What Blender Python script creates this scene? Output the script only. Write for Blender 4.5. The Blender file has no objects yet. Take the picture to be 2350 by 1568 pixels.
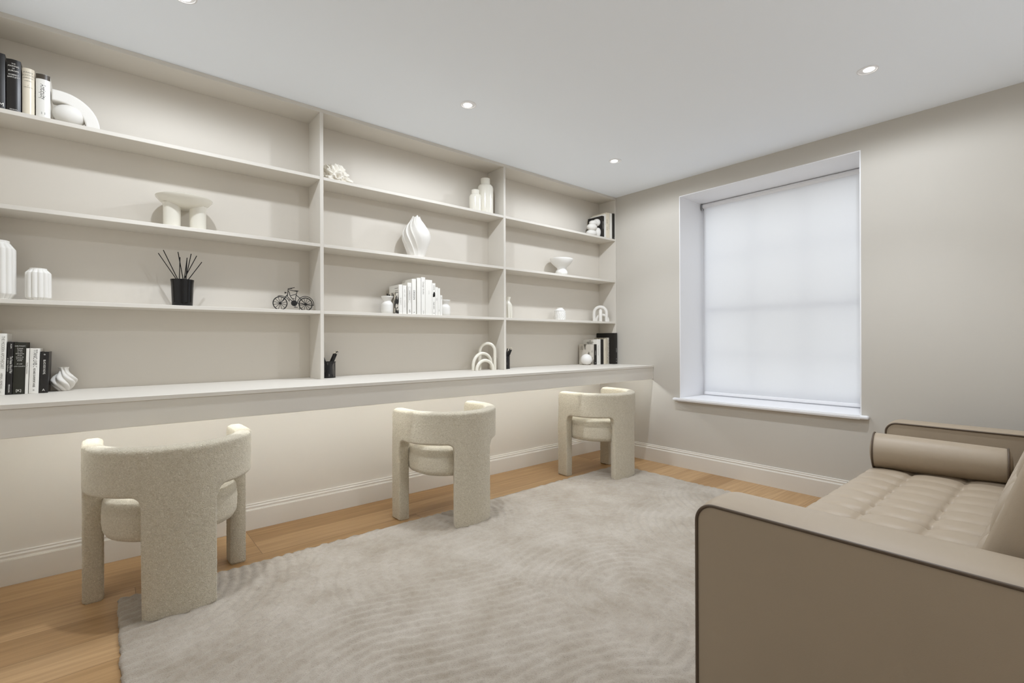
import bpy, bmesh, math, random
import numpy as np
from mathutils import Vector, Matrix
random.seed(7)
rng = np.random.default_rng(7)
S = bpy.context.scene
C = S.collection
PI = math.pi

# ------------------------------------------------------------------ camera
CAM = Vector((-3.4, -2.803, 0.9737))
yaw, pitch, roll, F_PX = math.radians(40.162), 0.0, math.radians(-0.2095), 1105.72
cd = bpy.data.cameras.new('camera'); cam = bpy.data.objects.new('camera', cd); C.objects.link(cam)
cd.sensor_fit = 'HORIZONTAL'; cd.sensor_width = 36.0; cd.lens = F_PX * 36.0 / 2350.0
cd.clip_start = 0.02; cd.clip_end = 60
fwd = Vector((math.sin(yaw), math.cos(yaw), 0)); rt = Vector((math.cos(yaw), -math.sin(yaw), 0)); up = rt.cross(fwd)
r2 = rt * math.cos(roll) + up * math.sin(roll); u2 = -rt * math.sin(roll) + up * math.cos(roll)
cam.matrix_world = Matrix(((r2.x, u2.x, -fwd.x, CAM.x), (r2.y, u2.y, -fwd.y, CAM.y), (r2.z, u2.z, -fwd.z, CAM.z), (0, 0, 0, 1)))
S.camera = cam

# ------------------------------------------------------------------ daylight, colour management
W = bpy.data.worlds.new('daylight'); S.world = W; W.use_nodes = True
bg = W.node_tree.nodes['Background']; bg.inputs[0].default_value = (0.99, 0.985, 0.98, 1); bg.inputs[1].default_value = 1.15
S.view_settings.view_transform = 'Standard'; S.view_settings.look = 'None'
S.view_settings.gamma = 1.0; S.view_settings.exposure = 0.08; S.view_settings.use_curve_mapping = False
try:
    S.cycles.use_denoising = True; S.cycles.denoiser = 'OPENIMAGEDENOISE'
    S.cycles.max_bounces = 14; S.cycles.diffuse_bounces = 8; S.cycles.transmission_bounces = 8
    S.cycles.sample_clamp_indirect = 6.0; S.cycles.caustics_reflective = False; S.cycles.caustics_refractive = False
except Exception: pass
BEAM_W, SPILL_W = 30.0, 14.5      # watts of each recessed lamp: central beam and wide spill
STRIP_W = 29.0      # emission of the strip under the desk
LIGHT_ROWS = [(-3.1815, -0.72), (-1.9366, -0.72), (-0.7028, -0.72), (-0.7069, -2.1647), (-1.9366, -2.1647)]

# ------------------------------------------------------------------ dimensions (metres)
X0, Y0, ZC = -3.785, -2.985, 2.2214        # left wall, front wall, ceiling height; window wall x=0, shelf wall y=0
SH_D = 0.183; T = 0.0166
SHZ = [1.8424, 1.4825, 1.1254]; TOPZ = 2.2017
DESK_Z = 0.7758; DESK_D = 0.5565; APR_Z = 0.6642
DIV = [(-2.5237, -2.5054), (-1.2608, -1.2430)]

# ------------------------------------------------------------------ materials
def lin(c):
    return tuple(((v / 255.0) / 12.92 if v / 255.0 <= 0.04045 else ((v / 255.0 + 0.055) / 1.055) ** 2.4) for v in c) + (1.0,)
MATS = {}
def mat(name, rgb, rough=0.6, spec=0.5, noise=0.0, nscale=8.0, bump=0.0, bscale=200.0, metal=0.0, sheen=0.0, coat=0.0):
    """rgb = albedo as an sRGB triple; procedural noise varies it slightly and drives a fine bump"""
    m = bpy.data.materials.new(name); m.use_nodes = True; nt = m.node_tree; b = nt.nodes['Principled BSDF']
    b.inputs['Roughness'].default_value = rough; b.inputs['Metallic'].default_value = metal
    b.inputs['Specular IOR Level'].default_value = spec; b.inputs['Coat Weight'].default_value = coat
    b.inputs['Sheen Weight'].default_value = sheen
    col = lin(rgb)
    tc = nt.nodes.new('ShaderNodeTexCoord')
    n = nt.nodes.new('ShaderNodeTexNoise'); n.inputs['Scale'].default_value = nscale; n.inputs['Detail'].default_value = 4
    nt.links.new(tc.outputs['Object'], n.inputs['Vector'])
    mx = nt.nodes.new('ShaderNodeMix'); mx.data_type = 'RGBA'
    k = noise
    mx.inputs[6].default_value = tuple(c * (1 - k) for c in col[:3]) + (1,)
    mx.inputs[7].default_value = tuple(min(1, c * (1 + k)) for c in col[:3]) + (1,)
    nt.links.new(n.outputs['Fac'], mx.inputs[0]); nt.links.new(mx.outputs[2], b.inputs['Base Color'])
    if bump > 0:
        n2 = nt.nodes.new('ShaderNodeTexNoise'); n2.inputs['Scale'].default_value = bscale; n2.inputs['Detail'].default_value = 3
        nt.links.new(tc.outputs['Object'], n2.inputs['Vector'])
        bp = nt.nodes.new('ShaderNodeBump'); bp.inputs['Strength'].default_value = bump; bp.inputs['Distance'].default_value = 0.002
        nt.links.new(n2.outputs['Fac'], bp.inputs['Height']); nt.links.new(bp.outputs['Normal'], b.inputs['Normal'])
    MATS[name] = m
    return m
PALE = mat('white_wall_paint', (245, 243, 240), 0.8, 0.25, 0.008, 3, 0.03, 300)
BACKP = mat('taupe_paint_lit_back_wall', (216, 210, 200), 0.65, 0.25, 0.008, 3, 0.03, 300)  # same taupe as the window wall, extra light in the bays put into the colour
MIDP = mat('pale_grey_wall_paint', (226, 223, 217), 0.8, 0.25, 0.008, 3, 0.03, 300)
PAINT = mat('taupe_paint_dimmed_right_wall', (196, 191, 182), 0.75, 0.25, 0.008, 3, 0.03, 300)  # same taupe as the back wall, darkened in colour to dim the window wall
JOIN = mat('taupe_eggshell_joinery', (215, 210, 201), 0.55, 0.3, 0.006, 3, 0.02, 300)
CEIL = mat('white_ceiling_paint', (243, 248, 255), 0.9, 0.2, 0.004, 2)
WHITE = mat('white_trim_paint', (236, 236, 238), 0.45, 0.4, 0.005, 4)
CERAM = mat('white_matt_ceramic', (230, 228, 223), 0.6, 0.35, 0.01, 30, 0.04, 500)
GLAZE = mat('ivory_glazed_ceramic', (228, 224, 212), 0.18, 0.5, 0.01, 20)
PLAST = mat('white_sculpture_plaster', (227, 224, 218), 0.7, 0.3, 0.012, 40, 0.1, 400)
CORAL = mat('white_coral_stone', (236, 231, 220), 0.85, 0.2, 0.05, 60, 0.5, 300)
BLACKG = mat('black_gloss_glass', (12, 11, 11), 0.05, 0.4, 0.05, 10)
BLACK = mat('black_painted_metal', (22, 20, 19), 0.45, 0.4, 0.05, 30)
REED = mat('black_reed', (24, 21, 19), 0.8, 0.2, 0.1, 80)
STEEL = mat('bracket_metal', (170, 170, 172), 0.35, 0.5, 0.02, 30, metal=0.8)
PAGES = mat('book_page_edges', (226, 220, 204), 0.85, 0.2, 0.06, 300, 0.2, 900)
JK_WHITE = mat('white_paper_jacket', (232, 230, 224), 0.35, 0.4, 0.015, 20)
JK_CREAM = mat('cream_paper_jacket', (226, 217, 198), 0.3, 0.4, 0.03, 20)
JK_BLACK = mat('black_paper_jacket', (32, 29, 27), 0.35, 0.4, 0.1, 20)
JK_GREEN = mat('charcoal_cloth_cover', (46, 45, 37), 0.6, 0.3, 0.1, 60)
JK_BROWN = mat('dark_brown_band', (72, 64, 54), 0.35, 0.4, 0.08, 20)
JK_BEIGE = mat('beige_paper_jacket', (196, 186, 168), 0.5, 0.3, 0.04, 30)
INK = mat('black_ink', (28, 26, 26), 0.6, 0.2, 0.02, 20)
INKW = mat('white_ink', (232, 230, 224), 0.6, 0.2, 0.02, 20)
INKG = mat('grey_ink', (140, 136, 130), 0.6, 0.2, 0.02, 20)
LEATHER = mat('taupe_leather', (164, 149, 129), 0.47, 0.45, 0.03, 5, 0.12, 700)
PIPING = mat('dark_brown_leather_piping', (88, 74, 60), 0.45, 0.4, 0.04, 60, 0.1, 400)
LEGW = mat('dark_stained_wood', (52, 42, 34), 0.5, 0.4, 0.1, 30)
WAX = mat('white_wax', (238, 236, 232), 0.45, 0.4, 0.01, 20)
WICK = mat('cotton_wick', (222, 214, 196), 0.9, 0.1, 0.05, 200)

def spotty(name, base, ink, scale, thr):
    m = mat(name, base, 0.4, 0.4, 0.0); nt = m.node_tree; b = nt.nodes['Principled BSDF']
    tc = nt.nodes.new('ShaderNodeTexCoord'); mp = nt.nodes.new('ShaderNodeMapping'); mp.inputs['Scale'].default_value = (1, 1, 0.45)
    n = nt.nodes.new('ShaderNodeTexNoise'); n.inputs['Scale'].default_value = scale; n.inputs['Detail'].default_value = 6
    r = nt.nodes.new('ShaderNodeValToRGB'); r.color_ramp.elements[0].position = thr - 0.03; r.color_ramp.elements[1].position = thr + 0.03
    r.color_ramp.elements[0].color = lin(ink); r.color_ramp.elements[1].color = lin(base)
    nt.links.new(tc.outputs['Object'], mp.inputs[0]); nt.links.new(mp.outputs[0], n.inputs['Vector']); nt.links.new(n.outputs['Fac'], r.inputs[0])
    nt.links.new(r.outputs[0], b.inputs['Base Color'])
    return m
JK_ZEBRA = spotty('black_and_white_photo_jacket', (214, 208, 196), (26, 24, 22), 45, 0.5)
JK_SPECK = spotty('speckled_paper_jacket', (206, 199, 184), (70, 66, 60), 220, 0.42)
JK_PHOTO = spotty('grey_photo_jacket', (205, 199, 188), (110, 105, 96), 14, 0.46)

def emis(name, rgb, k):
    m = bpy.data.materials.new(name); m.use_nodes = True; nt = m.node_tree; b = nt.nodes['Principled BSDF']
    b.inputs['Base Color'].default_value = (0.9, 0.9, 0.9, 1)
    n = nt.nodes.new('ShaderNodeTexNoise'); n.inputs['Scale'].default_value = 40
    mx = nt.nodes.new('ShaderNodeMix'); mx.data_type = 'RGBA'; mx.inputs[6].default_value = rgb + (1,); mx.inputs[7].default_value = tuple(c * 0.97 for c in rgb) + (1,)
    nt.links.new(n.outputs['Fac'], mx.inputs[0]); nt.links.new(mx.outputs[2], b.inputs['Emission Color'])
    b.inputs['Emission Strength'].default_value = k
    return m
LENS = emis('lit_lens', (1.0, 0.98, 0.95), 6.0)
STRIPM = emis('led_strip_glow', (0.90, 0.96, 1.0), STRIP_W)

# boucle: looped wool, voronoi nubs in bump and a little in colour
def boucle():
    m = bpy.data.materials.new('cream_boucle'); m.use_nodes = True; nt = m.node_tree; b = nt.nodes['Principled BSDF']
    b.inputs['Roughness'].default_value = 0.95; b.inputs['Specular IOR Level'].default_value = 0.1; b.inputs['Sheen Weight'].default_value = 0.25
    tc = nt.nodes.new('ShaderNodeTexCoord')
    nz = nt.nodes.new('ShaderNodeTexNoise'); nz.inputs['Scale'].default_value = 120; nz.inputs['Detail'].default_value = 2
    nt.links.new(tc.outputs['Object'], nz.inputs['Vector'])
    add = nt.nodes.new('ShaderNodeMixRGB'); add.blend_type = 'LINEAR_LIGHT'; add.inputs[0].default_value = 0.012
    nt.links.new(tc.outputs['Object'], add.inputs[1]); nt.links.new(nz.outputs['Color'], add.inputs[2])
    v = nt.nodes.new('ShaderNodeTexVoronoi'); v.inputs['Scale'].default_value = 230; v.inputs['Randomness'].default_value = 1
    nt.links.new(add.outputs[0], v.inputs['Vector'])
    bp = nt.nodes.new('ShaderNodeBump'); bp.inputs['Strength'].default_value = 0.8; bp.inputs['Distance'].default_value = 0.0025; bp.invert = True
    nt.links.new(v.outputs['Distance'], bp.inputs['Height']); nt.links.new(bp.outputs[0], b.inputs['Normal'])
    r = nt.nodes.new('ShaderNodeValToRGB'); r.color_ramp.elements[0].position = 0.05; r.color_ramp.elements[1].position = 0.75
    r.color_ramp.elements[0].color = lin((224, 216, 198)); r.color_ramp.elements[1].color = lin((195, 185, 164))
    nt.links.new(v.outputs['Distance'], r.inputs[0])
    v2 = nt.nodes.new('ShaderNodeTexVoronoi'); v2.inputs['Scale'].default_value = 115; nt.links.new(add.outputs[0], v2.inputs['Vector'])
    r2 = nt.nodes.new('ShaderNodeValToRGB'); r2.color_ramp.elements[0].position = 0.06; r2.color_ramp.elements[1].position = 0.26
    r2.color_ramp.elements[0].color = (1, 1, 1, 1); r2.color_ramp.elements[1].color = (0, 0, 0, 1); nt.links.new(v2.outputs['Distance'], r2.inputs[0])
    mm = nt.nodes.new('ShaderNodeMix'); mm.data_type = 'RGBA'; mm.inputs[7].default_value = lin((236, 229, 212))
    nt.links.new(r2.outputs[0], mm.inputs[0]); nt.links.new(r.outputs[0], mm.inputs[6]); nt.links.new(mm.outputs[2], b.inputs['Base Color'])
    return m
BOUCLE = boucle()

def oak():
    m = bpy.data.materials.new('oak_plank_floor'); m.use_nodes = True; nt = m.node_tree; b = nt.nodes['Principled BSDF']
    b.inputs['Roughness'].default_value = 0.42; b.inputs['Specular IOR Level'].default_value = 0.35
    N = nt.nodes.new; Lk = nt.links.new
    tc = N('ShaderNodeTexCoord')
    mp0 = N('ShaderNodeMapping'); mp0.inputs['Location'].default_value = (0.35, 0.02, 0); Lk(tc.outputs['Object'], mp0.inputs[0])
    br = N('ShaderNodeTexBrick'); br.offset = 0.37; br.offset_frequency = 3; br.squash = 1.0
    br.inputs['Scale'].default_value = 1.0; br.inputs['Brick Width'].default_value = 1.25; br.inputs['Row Height'].default_value = 0.172
    br.inputs['Mortar Size'].default_value = 0.0012; br.inputs['Mortar Smooth'].default_value = 0.3; br.inputs['Bias'].default_value = 0.0
    br.inputs['Color1'].default_value = (0, 0, 0, 1); br.inputs['Color2'].default_value = (1, 1, 1, 1); br.inputs['Mortar'].default_value = (0.4, 0.4, 0.4, 1)
    Lk(mp0.outputs[0], br.inputs['Vector'])
    ramp = N('ShaderNodeValToRGB'); cr = ramp.color_ramp
    cr.elements[0].position = 0.0; cr.elements[0].color = lin((160, 126, 87)); cr.elements[1].position = 1.0; cr.elements[1].color = lin((186, 153, 113))
    e = cr.elements.new(0.5); e.color = lin((174, 140, 99))
    Lk(br.outputs['Color'], ramp.inputs[0])
    mp = N('ShaderNodeMapping'); mp.inputs['Scale'].default_value = (1.6, 34, 1); Lk(tc.outputs['Object'], mp.inputs[0])
    # shift grain per plank
    ad = N('ShaderNodeVectorMath'); ad.operation = 'ADD'; Lk(mp.outputs[0], ad.inputs[0])
    sc = N('ShaderNodeVectorMath'); sc.operation = 'SCALE'; sc.inputs['Scale'].default_value = 17; Lk(br.outputs['Color'], sc.inputs[0]); Lk(sc.outputs[0], ad.inputs[1])
    g = N('ShaderNodeTexNoise'); g.inputs['Scale'].default_value = 1.6; g.inputs['Detail'].default_value = 7; g.inputs['Distortion'].default_value = 0.6
    Lk(ad.outputs[0], g.inputs['Vector'])
    gr = N('ShaderNodeValToRGB'); gr.color_ramp.elements[0].position = 0.35; gr.color_ramp.elements[0].color = (0.80, 0.77, 0.72, 1)
    gr.color_ramp.elements[1].position = 0.68; gr.color_ramp.elements[1].color = (1.04, 1.035, 1.03, 1); Lk(g.outputs['Fac'], gr.inputs[0])
    mu = N('ShaderNodeMix'); mu.data_type = 'RGBA'; mu.blend_type = 'MULTIPLY'; mu.inputs[0].default_value = 1.0
    Lk(ramp.outputs[0], mu.inputs[6]); Lk(gr.outputs[0], mu.inputs[7])
    gap = N('ShaderNodeMix'); gap.data_type = 'RGBA'; gap.inputs[7].default_value = lin((120, 92, 62)); Lk(br.outputs['Fac'], gap.inputs[0]); Lk(mu.outputs[2], gap.inputs[6])
    Lk(gap.outputs[2], b.inputs['Base Color'])
    bp = N('ShaderNodeBump'); bp.inputs['Strength'].default_value = 0.12; bp.inputs['Distance'].default_value = 0.002; Lk(g.outputs['Fac'], bp.inputs['Height']); Lk(bp.outputs[0], b.inputs['Normal'])
    return m
OAK = oak()

def pile():
    m = bpy.data.materials.new('ivory_carved_pile'); m.use_nodes = True; nt = m.node_tree; b = nt.nodes['Principled BSDF']
    b.inputs['Roughness'].default_value = 0.95; b.inputs['Specular IOR Level'].default_value = 0.08; b.inputs['Sheen Weight'].default_value = 0.2
    N = nt.nodes.new; Lk = nt.links.new
    tc = N('ShaderNodeTexCoord')
    n = N('ShaderNodeTexNoise'); n.inputs['Scale'].default_value = 5; n.inputs['Detail'].default_value = 8; n.inputs['Roughness'].default_value = 0.7; Lk(tc.outputs['Object'], n.inputs['Vector'])
    r = N('ShaderNodeValToRGB'); r.color_ramp.elements[0].position = 0.3; r.color_ramp.elements[1].position = 0.62
    r.color_ramp.elements[0].color = lin((154, 143, 128)); r.color_ramp.elements[1].color = lin((177, 168, 156)); Lk(n.outputs['Fac'], r.inputs[0])
    f = N('ShaderNodeTexNoise'); f.inputs['Scale'].default_value = 330; f.inputs['Detail'].default_value = 4; Lk(tc.outputs['Object'], f.inputs['Vector'])
    rr = N('ShaderNodeValToRGB'); rr.color_ramp.elements[0].position = 0.28; rr.color_ramp.elements[0].color = (0.80, 0.79, 0.77, 1); rr.color_ramp.elements[1].position = 0.5; rr.color_ramp.elements[1].color = (1, 1, 1, 1)
    Lk(f.outputs['Fac'], rr.inputs[0])
    mu = N('ShaderNodeMix'); mu.data_type = 'RGBA'; mu.blend_type = 'MULTIPLY'; mu.inputs[0].default_value = 1.0; Lk(r.outputs[0], mu.inputs[6]); Lk(rr.outputs[0], mu.inputs[7])
    Lk(mu.outputs[2], b.inputs['Base Color'])
    bp = N('ShaderNodeBump'); bp.inputs['Strength'].default_value = 0.7; bp.inputs['Distance'].default_value = 0.003; Lk(f.outputs['Fac'], bp.inputs['Height']); Lk(bp.outputs[0], b.inputs['Normal'])
    return m
PILE = pile()

def blindmat():
    m = bpy.data.materials.new('white_translucent_blind'); m.use_nodes = True; nt = m.node_tree
    N = nt.nodes.new; Lk = nt.links.new
    b = nt.nodes['Principled BSDF']; b.inputs['Base Color'].default_value = (0.82, 0.83, 0.85, 1); b.inputs['Roughness'].default_value = 0.8
    tr = N('ShaderNodeBsdfTranslucent'); mx = N('ShaderNodeMixShader'); mx.inputs[0].default_value = 0.34
    tc = N('ShaderNodeTexCoord'); w = N('ShaderNodeTexNoise'); w.inputs['Scale'].default_value = 500
    Lk(tc.outputs['Object'], w.inputs['Vector'])
    cr = N('ShaderNodeValToRGB'); cr.color_ramp.elements[0].color = (0.86, 0.87, 0.89, 1); cr.color_ramp.elements[1].color = (0.95, 0.95, 0.96, 1)
    Lk(w.outputs['Fac'], cr.inputs[0]); Lk(cr.outputs[0], tr.inputs['Color'])
    Lk(b.outputs[0], mx.inputs[1]); Lk(tr.outputs[0], mx.inputs[2]); Lk(mx.outputs[0], nt.nodes['Material Output'].inputs['Surface'])
    return m
BLIND = blindmat()
def glassmat():
    m = bpy.data.materials.new('window_glass'); m.use_nodes = True; nt = m.node_tree
    N = nt.nodes.new; Lk = nt.links.new
    t = N('ShaderNodeBsdfTransparent'); g = N('ShaderNodeBsdfGlossy'); g.inputs['Roughness'].default_value = 0.02
    n = N('ShaderNodeTexNoise'); cr = N('ShaderNodeValToRGB'); cr.color_ramp.elements[0].color = (0.93, 0.95, 0.95, 1); cr.color_ramp.elements[1].color = (0.96, 0.97, 0.97, 1)
    Lk(n.outputs['Fac'], cr.inputs[0]); Lk(cr.outputs[0], t.inputs[0])
    mx = N('ShaderNodeMixShader'); mx.inputs[0].default_value = 0.06
    Lk(t.outputs[0], mx.inputs[1]); Lk(g.outputs[0], mx.inputs[2]); Lk(mx.outputs[0], nt.nodes['Material Output'].inputs['Surface'])
    return m
GLASS = glassmat()
def meshmat():
    """open black wire mesh of the pencil cups"""
    m = bpy.data.materials.new('black_wire_mesh'); m.use_nodes = True; nt = m.node_tree
    N = nt.nodes.new; Lk = nt.links.new
    b = nt.nodes['Principled BSDF']; b.inputs['Base Color'].default_value = (0.012, 0.011, 0.011, 1); b.inputs['Roughness'].default_value = 0.5
    t = N('ShaderNodeBsdfTransparent'); tc = N('ShaderNodeTexCoord')
    v = N('ShaderNodeTexVoronoi'); v.inputs['Scale'].default_value = 420; v.inputs['Randomness'].default_value = 0.0; v.distance = 'CHEBYCHEV'
    Lk(tc.outputs['Object'], v.inputs['Vector'])
    c = N('ShaderNodeMath'); c.operation = 'LESS_THAN'; c.inputs[1].default_value = 0.34; Lk(v.outputs['Distance'], c.inputs[0])
    mx = N('ShaderNodeMixShader'); Lk(c.outputs[0], mx.inputs[0]); Lk(b.outputs[0], mx.inputs[1]); Lk(t.outputs[0], mx.inputs[2])
    Lk(mx.outputs[0], nt.nodes['Material Output'].inputs['Surface'])
    return m
WIRE = meshmat()

# ------------------------------------------------------------------ object helpers
def link(name, data, parent=None, loc=None, rot=None):
    o = bpy.data.objects.new(name, data); C.objects.link(o)
    if parent: o.parent = parent
    if loc is not None: o.location = loc
    if rot is not None: o.rotation_euler = rot
    return o
def obj(name, V, Fc, m, parent=None, smooth=False, loc=None, rot=None, auto=None):
    me = bpy.data.meshes.new(name); me.from_pydata([tuple(v) for v in V], [], [tuple(f) for f in Fc]); me.materials.append(m)
    bm = bmesh.new(); bm.from_mesh(me); bmesh.ops.recalc_face_normals(bm, faces=bm.faces); bm.to_mesh(me); bm.free()
    if smooth: me.polygons.foreach_set('use_smooth', [True] * len(me.polygons))
    if auto is not None:
        me.set_sharp_from_angle(angle=math.radians(auto))
    me.update()
    return link(name, me, parent, loc, rot)
def fin(bm, name, m, parent=None, smooth=False, loc=None, rot=None, auto=None):
    bmesh.ops.recalc_face_normals(bm, faces=bm.faces)
    me = bpy.data.meshes.new(name); bm.to_mesh(me); bm.free(); me.materials.append(m)
    if smooth: me.polygons.foreach_set('use_smooth', [True] * len(me.polygons))
    if auto is not None: me.set_sharp_from_angle(angle=math.radians(auto))
    return link(name, me, parent, loc, rot)
def bx(bm, x0, x1, y0, y1, z0, z1, bev=0.0, seg=2):
    vs = [bm.verts.new(p) for p in ((x0, y0, z0), (x1, y0, z0), (x1, y1, z0), (x0, y1, z0), (x0, y0, z1), (x1, y0, z1), (x1, y1, z1), (x0, y1, z1))]
    fs = [bm.faces.new([vs[i] for i in q]) for q in ((0, 3, 2, 1), (4, 5, 6, 7), (0, 1, 5, 4), (1, 2, 6, 5), (2, 3, 7, 6), (3, 0, 4, 7))]
    if bev > 0:
        es = {e for f in fs for e in f.edges}
        bmesh.ops.bevel(bm, geom=list(es), offset=bev, segments=seg, affect='EDGES', profile=0.5)
def box(name, x0, x1, y0, y1, z0, z1, m, parent=None, bev=0.0, seg=2, loc=None, rot=None):
    bm = bmesh.new(); bx(bm, x0, x1, y0, y1, z0, z1, bev, seg)
    return fin(bm, name, m, parent, smooth=bev > 0, loc=loc, rot=rot, auto=35 if bev > 0 else None)
def lathe_data(prof, segs=48, fn=None, cx=0, cy=0):
    """prof: list of (r, z); fn(theta, k, r, z) -> r, dtheta"""
    V, Fc = [], []
    for k, (r, z) in enumerate(prof):
        for i in range(segs):
            th = 2 * PI * i / segs; rr, dt = (r, 0.0) if fn is None else fn(th, k, r, z)
            V.append((cx + rr * math.cos(th + dt), cy + rr * math.sin(th + dt), z))
    n = len(prof)
    for k in range(n - 1):
        for i in range(segs):
            j = (i + 1) % segs
            Fc.append((k * segs + i, k * segs + j, (k + 1) * segs + j, (k + 1) * segs + i))
    Fc.append(tuple(range(segs - 1, -1, -1)))
    Fc.append(tuple((n - 1) * segs + i for i in range(segs)))
    return V, Fc
def lathe(name, prof, m, parent=None, segs=48, fn=None, smooth=True, auto=50, loc=None, rot=None, cx=0, cy=0):
    V, Fc = lathe_data(prof, segs, fn, cx, cy)
    return obj(name, V, Fc, m, parent, smooth, loc, rot, auto)
def tube_into(bm, pts, r, sides=8, closed=False, caps=True):
    pts = [Vector(p) for p in pts]; n = len(pts); rings = []
    rad = r if hasattr(r, '__len__') else [r] * n
    prev = None
    for i, p in enumerate(pts):
        a = pts[(i - 1) % n] if (closed or i > 0) else p; b = pts[(i + 1) % n] if (closed or i < n - 1) else p
        t = (b - a).normalized()
        if prev is None:
            ref = Vector((0, 0, 1)) if abs(t.z) < 0.9 else Vector((1, 0, 0))
            u = t.cross(ref).normalized()
        else:
            u = (prev - t * prev.dot(t)).normalized()
        prev = u; w = t.cross(u)
        rings.append([bm.verts.new(p + (u * math.cos(2 * PI * k / sides) + w * math.sin(2 * PI * k / sides)) * rad[i]) for k in range(sides)])
    for i in range(n if closed else n - 1):
        A, B = rings[i], rings[(i + 1) % n]
        for k in range(sides):
            bm.faces.new((A[k], A[(k + 1) % sides], B[(k + 1) % sides], B[k]))
    if not closed and caps:
        bm.faces.new(rings[0]); bm.faces.new(rings[-1][::-1])
def tube(name, pts, r, m, parent=None, sides=8, closed=False, loc=None):
    bm = bmesh.new(); tube_into(bm, pts, r, sides, closed); return fin(bm, name, m, parent, True, loc, auto=50)
def uvsphere(name, c, rx, ry, rz, m, parent=None, seg=32, rings=18, fn=None, loc=None):
    bm = bmesh.new(); bmesh.ops.create_uvsphere(bm, u_segments=seg, v_segments=rings, radius=1.0)
    for v in bm.verts:
        k = fn(v.co) if fn else 1.0
        v.co = Vector((c[0] + v.co.x * rx * k, c[1] + v.co.y * ry * k, c[2] + v.co.z * rz * k))
    return fin(bm, name, m, parent, True, loc)
def tag(o, label, cat, group=None):
    o['label'] = label; o['category'] = cat
    if group: o['group'] = group
    return o
def thing(name, loc, label, cat, group=None, rz=0.0):
    o = bpy.data.objects.new(name, None); C.objects.link(o); o.location = loc; o.rotation_euler = (0, 0, rz); o.empty_display_size = 0.05
    return tag(o, label, cat, group)
def struct(o):
    o['kind'] = 'structure'; return o
def text_data(body, size, extr=0.00012):
    cu = bpy.data.curves.new('txt', 'FONT'); cu.body = body; cu.size = size; cu.extrude = extr; cu.align_x = 'CENTER'; cu.align_y = 'CENTER'; cu.resolution_u = 3
    t = bpy.data.objects.new('txt', cu); C.objects.link(t)
    bpy.context.view_layer.update()
    me = bpy.data.meshes.new_from_object(t.evaluated_get(bpy.context.evaluated_depsgraph_get()))
    bpy.data.objects.remove(t); bpy.data.curves.remove(cu)
    return me
def lettering(parts, m, parent, name='spine_lettering', hw=1.0, rnd=0.0):
    """parts: (text, size, x, y, z, mode, xscale) placed on the parent's spine; mode 'v' reads downwards, 'h' across,
    'c' across the left-hand cover; merged into one mesh"""
    for body, size, x, y, z, mode, xs in parts:
        me = text_data(body, size)
        if isinstance(xs, tuple):            # fitted to a given length
            vx = [v.co.x for v in me.vertices]; xs = xs[0] / (max(vx) - min(vx))
        M0 = Matrix.Diagonal((xs, 1, 1, 1))
        if mode == 'h': R = Matrix.Rotation(PI / 2, 4, 'X')
        elif mode == 'v': R = Matrix.Rotation(PI / 2, 4, 'X') @ Matrix.Rotation(-PI / 2, 4, 'Z')
        elif mode == 'c': R = Matrix.Rotation(-PI / 2, 4, 'Z') @ Matrix.Rotation(PI / 2, 4, 'X')
        me.transform(Matrix.Translation((x, y, z)) @ R @ M0); me.materials.clear(); me.materials.append(m); me.name = name
        if mode != 'c':
            for v in me.vertices: v.co.y += rnd * (v.co.x / hw) ** 2
        link(name, me, parent)

# ------------------------------------------------------------------ the room
struct(box('floor', X0 - 0.1, 0.42, Y0 - 0.1, 0.12, -0.08, 0.0, OAK))
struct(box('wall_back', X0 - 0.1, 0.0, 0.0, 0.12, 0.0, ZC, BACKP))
struct(box('wall_left', X0 - 0.1, X0, Y0, 0.0, 0.0, ZC, MIDP))
struct(box('wall_front', X0 - 0.1, 0.0, Y0 - 0.1, Y0, 0.0, ZC, PALE))
WY0, WY1, WZ0, WZ1, WT = -1.962, -0.7885, 0.533, 2.0935, 0.42
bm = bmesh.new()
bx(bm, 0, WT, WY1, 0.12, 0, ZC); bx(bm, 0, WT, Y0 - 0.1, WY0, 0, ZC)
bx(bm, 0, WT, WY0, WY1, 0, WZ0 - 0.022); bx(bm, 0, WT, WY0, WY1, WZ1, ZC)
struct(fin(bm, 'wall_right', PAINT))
# ceiling slab with a round hole for each recessed lamp
bm = bmesh.new(); HR = 0.036
def ring_pts(cx, cy, r, n=32): return [(cx + r * math.cos(2 * PI * i / n), cy + r * math.sin(2 * PI * i / n)) for i in range(n)]
edges = []
def loop2(pts):
    vs = [bm.verts.new((p[0], p[1], ZC)) for p in pts]
    for i in range(len(vs)): edges.append(bm.edges.new((vs[i], vs[(i + 1) % len(vs)])))
loop2([(X0 - 0.1, Y0 - 0.1), (0.42, Y0 - 0.1), (0.42, 0.12), (X0 - 0.1, 0.12)])
for p in LIGHT_ROWS: loop2(ring_pts(p[0], p[1], HR))
bmesh.ops.triangle_fill(bm, edges=edges, use_beauty=True)
g = bmesh.ops.extrude_face_region(bm, geom=list(bm.faces))
for v in g['geom']:
    if isinstance(v, bmesh.types.BMVert): v.co.z += 0.12
struct(fin(bm, 'ceiling', CEIL))
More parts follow.
